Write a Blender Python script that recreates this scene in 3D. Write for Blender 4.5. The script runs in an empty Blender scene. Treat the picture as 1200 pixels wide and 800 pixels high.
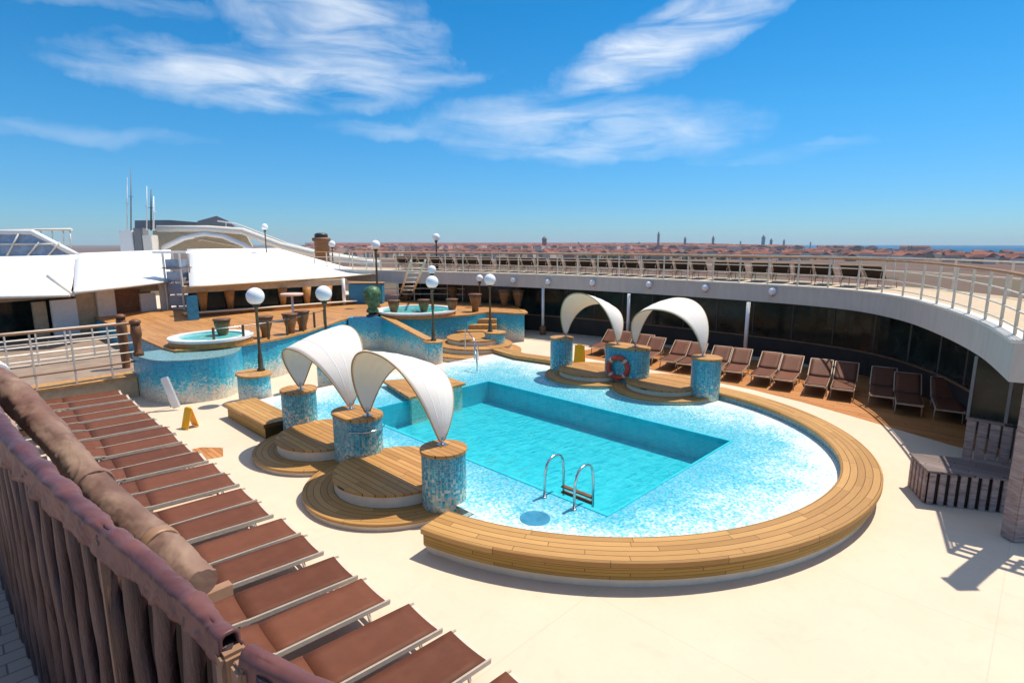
import bpy, bmesh, math, random
from mathutils import Vector, Matrix, noise
random.seed(11)
R = math.radians
scene = bpy.context.scene
col = scene.collection

# ------------------------------------------------------------------ camera
EYE = Vector((0, 0, 4.8))
FPX = 652.0
PITCH = math.atan(115 / 652.0)
YAW = R(45.8)
FH = Vector((math.sin(YAW), math.cos(YAW), 0))
RT = Vector((math.cos(YAW), -math.sin(YAW), 0))
FW = FH * math.cos(PITCH) - Vector((0, 0, math.sin(PITCH)))
UP = FH * math.sin(PITCH) + Vector((0, 0, math.cos(PITCH)))


def ray(px, py):
    return FW + RT * ((px - 600) / FPX) - UP * ((py - 400) / FPX)


def at(px, py, z=0.0):
    d = ray(px, py)
    p = EYE + d * ((z - EYE.z) / d.z)
    p.z = z
    return p


def deep(px, py, dist):
    return EYE + ray(px, py) * dist


cd = bpy.data.cameras.new("camera")
cam = bpy.data.objects.new("camera", cd)
col.objects.link(cam)
cam.location = EYE
cam.rotation_euler = (math.pi / 2 - PITCH, 0, -YAW)
cd.sensor_width = 36
cd.lens = 36 * FPX / 1200
cd.clip_start = 0.05
cd.clip_end = 60000
scene.camera = cam

# ------------------------------------------------------------------ materials
MATS = {}


class NT:
    """small wrapper for building node trees"""

    def __init__(self, tree):
        self.t = tree
        self.n = tree.nodes
        self.l = tree.links

    def new(self, typ, **kw):
        nd = self.n.new(typ)
        for k, v in kw.items():
            setattr(nd, k, v)
        return nd

    def link(self, a, b):
        self.l.new(a, b)

    def put(self, sock, v):
        if isinstance(v, (int, float)):
            sock.default_value = v
        elif isinstance(v, (tuple, list)):
            sock.default_value = v
        else:
            self.l.new(v, sock)

    def math(self, op, a, b=0.0, c=0.0, clamp=False):
        nd = self.new('ShaderNodeMath', operation=op, use_clamp=clamp)
        self.put(nd.inputs[0], a)
        self.put(nd.inputs[1], b)
        self.put(nd.inputs[2], c)
        return nd.outputs[0]

    def noise(self, vec, scale, detail=3.0, rough=0.5, dist=0.0):
        nd = self.new('ShaderNodeTexNoise')
        if vec is not None:
            self.link(vec, nd.inputs['Vector'])
        nd.inputs['Scale'].default_value = scale
        nd.inputs['Detail'].default_value = detail
        nd.inputs['Roughness'].default_value = rough
        nd.inputs['Distortion'].default_value = dist
        return nd.outputs['Fac']

    def ramp(self, fac, stops, interp='LINEAR'):
        nd = self.new('ShaderNodeValToRGB')
        nd.color_ramp.interpolation = interp
        els = nd.color_ramp.elements
        while len(els) < len(stops):
            els.new(0.5)
        for e, (p, c) in zip(els, stops):
            e.position = p
            e.color = (c[0], c[1], c[2], 1)
        self.put(nd.inputs[0], fac)
        return nd.outputs[0]

    def mix(self, fac, a, b, mode='MIX'):
        nd = self.new('ShaderNodeMixRGB', blend_type=mode)
        self.put(nd.inputs[0], fac)
        self.put(nd.inputs[1], a if not isinstance(a, tuple) else (*a[:3], 1))
        self.put(nd.inputs[2], b if not isinstance(b, tuple) else (*b[:3], 1))
        return nd.outputs[0]

    def bump(self, h, strength=0.3, dist=0.01):
        nd = self.new('ShaderNodeBump')
        nd.inputs['Strength'].default_value = strength
        nd.inputs['Distance'].default_value = dist
        self.link(h, nd.inputs['Height'])
        return nd.outputs[0]


def base_mat(name, rough=0.6, spec=0.4):
    m = bpy.data.materials.new(name)
    m.use_nodes = True
    nt = NT(m.node_tree)
    b = m.node_tree.nodes['Principled BSDF']
    b.inputs['Roughness'].default_value = rough
    b.inputs['Specular IOR Level'].default_value = spec
    MATS[name] = m
    return m, nt, b


def plain(name, c, rough=0.6, metal=0.0, var=0.12, scale=6.0, spec=0.4, bump=0.0):
    m, nt, b = base_mat(name, rough, spec)
    tc = nt.new('ShaderNodeTexCoord').outputs['Object']
    n = nt.noise(tc, scale, 5, 0.6)
    lo = tuple(v * (1 - var) for v in c)
    hi = tuple(min(1, v * (1 + var)) for v in c)
    cc = nt.ramp(n, [(0.3, lo), (0.7, hi)])
    nt.link(cc, b.inputs['Base Color'])
    b.inputs['Metallic'].default_value = metal
    r = nt.math('MULTIPLY_ADD', n, 0.25, rough - 0.12)
    nt.link(r, b.inputs['Roughness'])
    if bump:
        nt.link(nt.bump(nt.noise(tc, scale * 6, 4), bump, 0.01), b.inputs['Normal'])
    return m


def wood(name, c1, c2, board=0.09, axis='X', uv=False, rough=0.5, gapc=0.25):
    """boards running along one axis, dark caulked joints and grain"""
    m, nt, b = base_mat(name, rough, 0.35)
    tc = nt.new('ShaderNodeTexCoord')
    v = tc.outputs['UV'] if uv else tc.outputs['Object']
    sep = nt.new('ShaderNodeSeparateXYZ')
    nt.link(v, sep.inputs[0])
    if uv:
        along, across = sep.outputs['X'], sep.outputs['Y']
    else:
        along, across = (sep.outputs['X'], sep.outputs['Y']) if axis == 'X' else (sep.outputs['Y'], sep.outputs['X'])
    u = nt.math('DIVIDE', across, board)
    fl = nt.math('FLOOR', u)
    fr = nt.math('FRACT', u)
    wn = nt.new('ShaderNodeTexWhiteNoise', noise_dimensions='1D')
    nt.link(fl, wn.inputs['W'])
    # butt joints, staggered per board
    al = nt.math('ADD', nt.math('DIVIDE', along, 1.7), nt.math('MULTIPLY', wn.outputs['Value'], 7.3))
    fla = nt.math('FLOOR', al)
    fra = nt.math('FRACT', al)
    wn2 = nt.new('ShaderNodeTexWhiteNoise', noise_dimensions='2D')
    cmb = nt.new('ShaderNodeCombineXYZ')
    nt.link(fl, cmb.inputs[0])
    nt.link(fla, cmb.inputs[1])
    nt.link(cmb.outputs[0], wn2.inputs['Vector'])
    st = nt.new('ShaderNodeCombineXYZ')
    nt.link(nt.math('MULTIPLY', along, 1.2), st.inputs[0])
    nt.link(nt.math('MULTIPLY', across, 22.0), st.inputs[1])
    nt.link(nt.math('MULTIPLY', fl, 3.7), st.inputs[2])
    g = nt.noise(st.outputs[0], 3.0, 5, 0.65)
    f = nt.math('ADD', nt.math('MULTIPLY', wn2.outputs['Value'], 0.55), nt.math('MULTIPLY', g, 0.6))
    c = nt.ramp(f, [(0.2, c1), (0.9, c2)])
    big = nt.noise(tc.outputs['Object'], 0.8, 4)
    c = nt.mix(nt.math('MULTIPLY', big, 0.35), c, tuple(x * 0.72 for x in c1))
    edge = nt.math('MINIMUM', fr, nt.math('SUBTRACT', 1.0, fr))
    gap = nt.math('LESS_THAN', edge, 0.05)
    gap2 = nt.math('LESS_THAN', fra, 0.006)
    gp = nt.math('MAXIMUM', gap, gap2)
    c = nt.mix(gp, c, tuple(x * gapc for x in c1))
    nt.link(c, b.inputs['Base Color'])
    h = nt.math('SUBTRACT', nt.math('MULTIPLY', g, 0.3), gp)
    nt.link(nt.bump(h, 0.35, 0.004), b.inputs['Normal'])
    nt.link(nt.math('MULTIPLY_ADD', g, 0.3, rough - 0.1), b.inputs['Roughness'])
    return m


def mosaic(name, stops, scale=24.0, zlo=0.0, zhi=1.2, attr=None, spread=0.75, rough=0.22, glitter=0.1, bvar=0.5, grt=0.35):
    """small glass tiles: every tile takes a random colour whose odds change along the design"""
    m, nt, b = base_mat(name, rough, 0.5)
    tc = nt.new('ShaderNodeTexCoord').outputs['Object']
    geo = nt.new('ShaderNodeNewGeometry').outputs['Position']
    vo = nt.new('ShaderNodeTexVoronoi', feature='F1', distance='CHEBYCHEV')
    vo.inputs['Scale'].default_value = scale
    vo.inputs['Randomness'].default_value = 0.35
    nt.link(geo, vo.inputs['Vector'])
    sc = nt.new('ShaderNodeSeparateColor')
    nt.link(vo.outputs['Color'], sc.inputs[0])
    if attr:
        a = nt.new('ShaderNodeAttribute', attribute_name=attr)
        h = a.outputs['Fac']
    else:
        sp = nt.new('ShaderNodeSeparateXYZ')
        nt.link(geo, sp.inputs[0])
        h = nt.math('DIVIDE', nt.math('SUBTRACT', sp.outputs['Z'], zlo), zhi - zlo)
    big = nt.noise(geo, 1.1, 4, 0.6)
    h2 = nt.math('ADD', h, nt.math('MULTIPLY', nt.math('SUBTRACT', big, 0.5), 0.6))
    h3 = nt.math('ADD', h2, nt.math('MULTIPLY', nt.math('SUBTRACT', sc.outputs[0], 0.5), spread))
    c = nt.ramp(h3, stops)
    # tile to tile brightness and grout
    br = nt.math('MULTIPLY_ADD', sc.outputs[1], bvar, 1.0 - bvar / 2)
    cb = nt.new('ShaderNodeCombineColor')
    for i in range(3):
        nt.link(br, cb.inputs[i])
    c = nt.mix(1.0, c, cb.outputs[0], 'MULTIPLY')
    grout = nt.math('GREATER_THAN', vo.outputs['Distance'], 0.43)
    c = nt.mix(nt.math('MULTIPLY', grout, grt), c, (0.45, 0.5, 0.48))
    nt.link(c, b.inputs['Base Color'])
    nt.link(nt.math('MULTIPLY_ADD', sc.outputs[2], 0.3, rough), b.inputs['Roughness'])
    nt.link(nt.bump(vo.outputs['Distance'], glitter, 0.004), b.inputs['Normal'])
    return m


def setup_materials():
    # cream deck coating
    m, nt, b = base_mat('deck_cream', 0.7, 0.25)
    tc = nt.new('ShaderNodeTexCoord').outputs['Object']
    n1 = nt.noise(tc, 0.35, 5, 0.6)
    n2 = nt.noise(tc, 9, 4, 0.7)
    n3 = nt.noise(tc, 2.2, 6, 0.7, 0.8)
    c = nt.ramp(n1, [(0.3, (0.62, 0.495, 0.375)), (0.7, (0.70, 0.57, 0.435))])
    c = nt.mix(nt.math('MULTIPLY', n2, 0.26), c, (0.50, 0.38, 0.28))
    c = nt.mix(nt.ramp(n3, [(0.54, (0, 0, 0)), (0.75, (0.42, 0.42, 0.42))]), c, (0.55, 0.42, 0.30))
    sx = nt.new('ShaderNodeSeparateXYZ')
    nt.link(tc, sx.inputs[0])
    ln = nt.math('MAXIMUM', nt.math('LESS_THAN', nt.math('FRACT', nt.math('DIVIDE', sx.outputs[0], 2.9)), 0.005), nt.math('LESS_THAN', nt.math('FRACT', nt.math('DIVIDE', sx.outputs[1], 4.1)), 0.0035))
    c = nt.mix(nt.math('MULTIPLY', ln, 0.3), c, (0.42, 0.33, 0.25))
    nt.link(c, b.inputs['Base Color'])
    nt.link(nt.bump(nt.noise(tc, 120, 3), 0.15, 0.002), b.inputs['Normal'])

    wood('teak_deck', (0.36, 0.13, 0.035), (0.60, 0.27, 0.085), 0.11, 'Y')
    wood('teak_podium', (0.38, 0.17, 0.05), (0.58, 0.30, 0.11), 0.12, 'Y')
    wood('teak_step', (0.36, 0.17, 0.045), (0.58, 0.31, 0.10), 0.13, 'Y')
    wood('teak_ring', (0.34, 0.17, 0.045), (0.58, 0.33, 0.11), 0.125, uv=True, gapc=0.35)
    wood('teak_side', (0.28, 0.16, 0.03), (0.50, 0.30, 0.07), 0.05, uv=True)
    plain('teak_plain', (0.45, 0.24, 0.08), 0.5, var=0.3, scale=9)
    plain('teak_dark', (0.16, 0.065, 0.025), 0.5, var=0.3, scale=9)
    plain('step_cream', (0.74, 0.64, 0.50), 0.6, var=0.06)
    SAND, PALE, AQUA = (0.62, 0.50, 0.34), (0.50, 0.58, 0.50), (0.04, 0.42, 0.50)
    TEAL, BLUE = (0.015, 0.31, 0.38), (0.008, 0.22, 0.33)
    st = [(0.10, SAND), (0.33, PALE), (0.46, AQUA), (0.66, TEAL), (1.0, BLUE)]
    mosaic('mosaic_pillar', st, 21, -0.12, 1.15, spread=0.72, grt=0.45)
    mosaic('mosaic_podium', [(0.10, (0.68, 0.60, 0.48)), (0.30, (0.48, 0.58, 0.54)), (0.46, (0.03, 0.46, 0.58)), (0.70, (0.0, 0.34, 0.52)), (1.0, (0.0, 0.27, 0.47))], 20, -0.05, 1.45, spread=0.34, bvar=0.35, grt=0.12)
    mosaic('mosaic_shelf', [(0.05, (0.78, 0.79, 0.74)), (0.24, (0.58, 0.76, 0.77)), (0.40, (0.22, 0.56, 0.64)), (0.62, (0.04, 0.42, 0.56)), (1.0, (0.01, 0.34, 0.50))], 24, attr='blue', spread=0.36, rough=0.14, bvar=0.35, grt=0.22)
    mosaic('mosaic_inner', [(0.0, (0.30, 0.42, 0.42)), (1.0, (0.12, 0.27, 0.30))], 22, 0.2, 0.4, spread=0.6)
    # pool basin tiles
    m, nt, b = base_mat('basin_tile', 0.3)
    geo = nt.new('ShaderNodeNewGeometry').outputs['Position']
    vo = nt.new('ShaderNodeTexVoronoi', feature='F1', distance='CHEBYCHEV')
    vo.inputs['Scale'].default_value = 5
    vo.inputs['Randomness'].default_value = 0.0
    nt.link(geo, vo.inputs['Vector'])
    sc = nt.new('ShaderNodeSeparateColor')
    nt.link(vo.outputs['Color'], sc.inputs[0])
    c = nt.ramp(sc.outputs[0], [(0, (0.014, 0.45, 0.56)), (1, (0.035, 0.53, 0.64))])
    c = nt.mix(nt.math('MULTIPLY', nt.noise(geo, 0.5, 3), 0.4), c, (0.012, 0.45, 0.55))
    gr_ = nt.math('GREATER_THAN', vo.outputs['Distance'], 0.462)
    c = nt.mix(nt.math('MULTIPLY', gr_, 0.22), c, (0.25, 0.62, 0.70))
    nt.link(c, b.inputs['Base Color'])
    # water: thin surface, ripples in the gloss and a slight tint
    m = bpy.data.materials.new('pool_water')
    MATS['pool_water'] = m
    m.use_nodes = True
    nt = NT(m.node_tree)
    nt.n.clear()
    geo = nt.new('ShaderNodeNewGeometry').outputs['Position']
    mp = nt.new('ShaderNodeMapping')
    mp.inputs['Rotation'].default_value = (0, 0, R(35))
    mp.inputs['Scale'].default_value = (1.0, 2.4, 1)
    nt.link(geo, mp.inputs['Vector'])
    w1 = nt.noise(mp.outputs[0], 2.6, 4, 0.55, 0.8)
    w2 = nt.noise(geo, 6.5, 3, 0.5, 0.3)
    h = nt.math('ADD', w1, nt.math('MULTIPLY', w2, 0.3))
    bp = nt.bump(h, 1.0, 0.06)
    gl = nt.new('ShaderNodeBsdfGlossy')
    gl.inputs['Roughness'].default_value = 0.02
    nt.link(bp, gl.inputs['Normal'])
    tr = nt.new('ShaderNodeBsdfTransparent')
    rp = nt.ramp(h, [(0.48, (0.66, 0.92, 0.95)), (0.60, (0.86, 0.98, 0.99)), (0.74, (1, 1, 1))])
    nt.link(rp, tr.inputs['Color'])
    fr = nt.new('ShaderNodeFresnel')
    fr.inputs['IOR'].default_value = 1.33
    nt.link(bp, fr.inputs['Normal'])
    mx = nt.new('ShaderNodeMixShader')
    nt.link(fr.outputs[0], mx.inputs[0])
    nt.link(tr.outputs[0], mx.inputs[1])
    nt.link(gl.outputs[0], mx.inputs[2])
    out = nt.new('ShaderNodeOutputMaterial')
    nt.link(mx.outputs[0], out.inputs[0])

    # fabrics
    m, nt, b = base_mat('canvas_white', 0.8, 0.2)
    tc = nt.new('ShaderNodeTexCoord').outputs['Object']
    n = nt.noise(tc, 3.0, 4)
    nt.link(nt.ramp(n, [(0.3, (0.87, 0.86, 0.83)), (0.7, (0.90, 0.89, 0.87))]), b.inputs['Base Color'])
    nt.link(nt.bump(nt.noise(tc, 60, 3), 0.08, 0.003), b.inputs['Normal'])
    tl = nt.new('ShaderNodeBsdfTranslucent')
    tl.inputs['Color'].default_value = (0.80, 0.62, 0.34, 1)
    mx = nt.new('ShaderNodeMixShader')
    mx.inputs[0].default_value = 0.28
    out = nt.n['Material Output']
    nt.link(b.outputs[0], mx.inputs[1])
    nt.link(tl.outputs[0], mx.inputs[2])
    nt.link(mx.outputs[0], out.inputs[0])
    plain('canvas_roof', (0.84, 0.84, 0.83), 0.7, var=0.03)
    plain('canvas_trim', (0.42, 0.30, 0.15), 0.7)
    # lounger sling: fine weave
    m, nt, b = base_mat('sling_brown', 0.65, 0.3)
    tc = nt.new('ShaderNodeTexCoord').outputs['Object']
    n = nt.noise(tc, 5.0, 5, 0.7)
    oi = nt.new('ShaderNodeObjectInfo')
    f = nt.math('ADD', nt.math('MULTIPLY', n, 0.7), nt.math('MULTIPLY', oi.outputs['Random'], 0.4))
    nt.link(nt.ramp(f, [(0.2, (0.088, 0.026, 0.011)), (0.9, (0.17, 0.056, 0.026))]), b.inputs['Base Color'])
    wv = nt.new('ShaderNodeTexChecker')
    wv.inputs['Scale'].default_value = 260
    nt.link(tc, wv.inputs['Vector'])
    nt.link(nt.bump(wv.outputs['Fac'], 0.25, 0.002), b.inputs['Normal'])
    plain('frame_cream', (0.60, 0.52, 0.42), 0.4, var=0.1, scale=12)
    plain('deck_worn', (0.27, 0.20, 0.15), 0.7, var=0.25, scale=1.5)
    plain('sling_shaded', (0.035, 0.018, 0.014), 0.7, var=0.2)  # darker copy of the brown sling: shade on the balcony backs put into colour
    plain('frame_tan', (0.48, 0.36, 0.26), 0.4, var=0.15, scale=12)
    plain('frame_brown', (0.30, 0.17, 0.10), 0.45, var=0.15, scale=12)
    plain('paint_white', (0.80, 0.79, 0.76), 0.45, var=0.05)
    plain('paint_offwhite', (0.72, 0.68, 0.60), 0.5, var=0.1)
    # balcony fascia: weathered grey paint with streaks
    m, nt, b = base_mat('fascia_grey', 0.55)
    tc = nt.new('ShaderNodeTexCoord')
    mp = nt.new('ShaderNodeMapping')
    mp.inputs['Scale'].default_value = (2.0, 2.0, 0.35)
    nt.link(tc.outputs['Object'], mp.inputs['Vector'])
    n = nt.noise(mp.outputs[0], 2.6, 6, 0.65)
    n2 = nt.noise(tc.outputs['Object'], 0.5, 3)
    c = nt.ramp(n, [(0.3, (0.50, 0.46, 0.41)), (0.7, (0.60, 0.56, 0.50))])
    c = nt.mix(nt.math('MULTIPLY', n2, 0.3), c, (0.50, 0.47, 0.43))
    nt.link(c, b.inputs['Base Color'])
    plain('rail_cream', (0.70, 0.62, 0.50), 0.4, var=0.12)
    plain('rail_wood', (0.42, 0.20, 0.08), 0.5, var=0.25)
    plain('pole_bronze', (0.10, 0.085, 0.05), 0.45, metal=0.4, var=0.3)
    plain('globe_white', (0.86, 0.86, 0.87), 0.18, var=0.02, spec=0.6)
    plain('steel', (0.55, 0.57, 0.58), 0.22, metal=1.0, var=0.1)
    plain('dark_metal', (0.05, 0.05, 0.055), 0.4, var=0.2)
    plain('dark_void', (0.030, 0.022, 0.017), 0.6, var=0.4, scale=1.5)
    # dark glazing behind the loungers
    m, nt, b = base_mat('dark_glass', 0.12, 0.25)
    tc = nt.new('ShaderNodeTexCoord').outputs['Object']
    n = nt.noise(tc, 1.3, 6, 0.7, 0.5)
    nt.link(nt.ramp(n, [(0.35, (0.006, 0.007, 0.007)), (0.62, (0.02, 0.03, 0.024)), (0.8, (0.10, 0.11, 0.09))]), b.inputs['Base Color'])
    plain('wall_tan', (0.50, 0.38, 0.24), 0.6, var=0.15)
    plain('wall_brown', (0.24, 0.12, 0.06), 0.6, var=0.25)
    plain('panel_blue', (0.035, 0.22, 0.36), 0.4, var=0.2)
    plain('bronze_green', (0.07, 0.15, 0.07), 0.5, metal=0.2, var=0.6, scale=9)
    plain('urn_wood', (0.24, 0.11, 0.035), 0.45, var=0.35, scale=10)
    plain('bar_wood', (0.45, 0.20, 0.05), 0.45, var=0.25, scale=6)
    plain('tub_white', (0.72, 0.74, 0.72), 0.3, var=0.05)
    plain('tub_water', (0.10, 0.50, 0.52), 0.05, var=0.2, scale=5)
    plain('yellow_plastic', (0.95, 0.48, 0.008), 0.4, var=0.08)
    plain('lifebuoy_red', (0.55, 0.055, 0.025), 0.45, var=0.15)
    plain('lifebuoy_band', (0.65, 0.45, 0.35), 0.5, var=0.1)
    plain('towel_white', (0.78, 0.80, 0.80), 0.8, var=0.05)
    plain('tower_glass', (0.33, 0.38, 0.46), 0.15, var=0.25, scale=2)
    plain('cap_shadow', (0.12, 0.09, 0.06), 0.6)
    # near handrail cloth, tube, slats
    m, nt, b = base_mat('cover_mauve', 0.40, 0.35)
    tc = nt.new('ShaderNodeTexCoord').outputs['Object']
    n = nt.noise(tc, 3.2, 5, 0.6, 0.6)
    nf = nt.noise(tc, 7, 3, 0.5, 1.2)
    c = nt.ramp(n, [(0.3, (0.06, 0.022, 0.021)), (0.5, (0.125, 0.048, 0.046)), (0.7, (0.21, 0.085, 0.065))])
    c = nt.mix(nt.math('MULTIPLY', nf, 0.35), c, (0.10, 0.04, 0.042))
    nt.link(c, b.inputs['Base Color'])
    nt.link(nt.bump(nf, 0.35, 0.03), b.inputs['Normal'])
    m, nt, b = base_mat('awning_cloth', 0.65, 0.25)
    tc = nt.new('ShaderNodeTexCoord').outputs['Object']
    mp = nt.new('ShaderNodeMapping')
    mp.inputs['Scale'].default_value = (1, 0.35, 1)
    mp.inputs['Rotation'].default_value = (0.0, 0.0, 0.5)
    nt.link(tc, mp.inputs['Vector'])
    n = nt.noise(mp.outputs[0], 4, 3, 0.5, 1.5)
    big = nt.noise(tc, 0.9, 3)
    c = nt.ramp(n, [(0.3, (0.14, 0.075, 0.055)), (0.5, (0.22, 0.135, 0.10)), (0.75, (0.33, 0.225, 0.16))])
    c = nt.mix(nt.ramp(big, [(0.45, (0, 0, 0)), (0.62, (0.55, 0.55, 0.55))]), c, (0.15, 0.065, 0.05))
    nt.link(c, b.inputs['Base Color'])
    nt.link(nt.bump(n, 0.35, 0.04), b.inputs['Normal'])
    m, nt, b = base_mat('slat_mauve', 0.42, 0.5)
    tc = nt.new('ShaderNodeTexCoord').outputs['Object']
    mp = nt.new('ShaderNodeMapping')
    mp.inputs['Scale'].default_value = (6, 6, 1.2)
    nt.link(tc, mp.inputs['Vector'])
    n = nt.noise(mp.outputs[0], 3, 6, 0.7, 0.4)
    c = nt.ramp(n, [(0.3, (0.02, 0.01, 0.011)), (0.55, (0.06, 0.031, 0.03)), (0.78, (0.15, 0.095, 0.09))])
    nt.link(c, b.inputs['Base Color'])
    nt.link(nt.bump(n, 0.6, 0.02), b.inputs['Normal'])
    # grey tiles of the upper deck
    m, nt, b = base_mat('tile_grey', 0.6)
    tc = nt.new('ShaderNodeTexCoord').outputs['Object']
    bk = nt.new('ShaderNodeTexBrick')
    bk.inputs['Scale'].default_value = 3.2
    bk.inputs['Color1'].default_value = (0.38, 0.25, 0.20, 1)
    bk.inputs['Color2'].default_value = (0.46, 0.31, 0.245, 1)
    bk.inputs['Mortar'].default_value = (0.16, 0.125, 0.12, 1)
    bk.inputs['Mortar Size'].default_value = 0.012
    nt.link(tc, bk.inputs['Vector'])
    nt.link(bk.outputs['Color'], b.inputs['Base Color'])
    wood('slat_weathered', (0.13, 0.095, 0.085), (0.30, 0.23, 0.21), 0.11, 'Y', gapc=0.12)
    m, nt, b = base_mat('post_weathered', 0.7, 0.3)
    tc = nt.new('ShaderNodeTexCoord').outputs['Object']
    mp = nt.new('ShaderNodeMapping')
    mp.inputs['Scale'].default_value = (1.2, 1.2, 8)
    nt.link(tc, mp.inputs['Vector'])
    n = nt.noise(mp.outputs[0], 2.5, 6, 0.7, 0.5)
    c = nt.ramp(n, [(0.3, (0.20, 0.12, 0.11)), (0.5, (0.38, 0.28, 0.25)), (0.72, (0.50, 0.42, 0.37))])
    nt.link(c, b.inputs['Base Color'])
    nt.link(nt.bump(n, 0.6, 0.03), b.inputs['Normal'])
    # city
    for nm, c1, c2 in (('roof_red', (0.085, 0.03, 0.02), (0.31, 0.105, 0.062)), ('house_wall', (0.20, 0.12, 0.09), (0.70, 0.60, 0.52))):
        m, nt, b = base_mat(nm, 0.8, 0.1)
        oi = nt.new('ShaderNodeObjectInfo')
        geo = nt.new('ShaderNodeNewGeometry').outputs['Position']
        vo = nt.new('ShaderNodeTexVoronoi', feature='F1')
        vo.inputs['Scale'].default_value = 0.03
        nt.link(geo, vo.inputs['Vector'])
        sc = nt.new('ShaderNodeSeparateColor')
        nt.link(vo.outputs['Color'], sc.inputs[0])
        n = nt.noise(geo, 0.2, 4, 0.7)
        f = nt.math('ADD', nt.math('MULTIPLY', sc.outputs[0], 0.75), nt.math('MULTIPLY', n, 0.4))
        nt.link(nt.ramp(f, [(0.15, c1), (0.9, c2)]), b.inputs['Base Color'])
    m, nt, b = base_mat('city_ground', 0.9, 0.1)
    geo = nt.new('ShaderNodeNewGeometry').outputs['Position']
    n = nt.noise(geo, 0.012, 6, 0.7)
    nt.link(nt.ramp(n, [(0.35, (0.10, 0.06, 0.045)), (0.5, (0.15, 0.09, 0.07)), (0.7, (0.10, 0.11, 0.05))]), b.inputs['Base Color'])
    plain('tower_brick', (0.26, 0.11, 0.07), 0.8, var=0.2, scale=0.2)
    plain('tower_stone', (0.20, 0.20, 0.21), 0.8, var=0.2, scale=0.2)
    plain('city_green', (0.05, 0.09, 0.025), 0.9, var=0.5, scale=0.05)
    m, nt, b = base_mat('sea', 0.9, 0.0)
    geo = nt.new('ShaderNodeNewGeometry').outputs['Position']
    n = nt.noise(geo, 0.004, 5, 0.6)
    nt.link(nt.ramp(n, [(0.3, (0.0, 0.08, 0.20)), (0.7, (0.005, 0.13, 0.28))]), b.inputs['Base Color'])
    plain('hull_white', (0.75, 0.75, 0.73), 0.5, var=0.03)


setup_materials()


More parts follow.
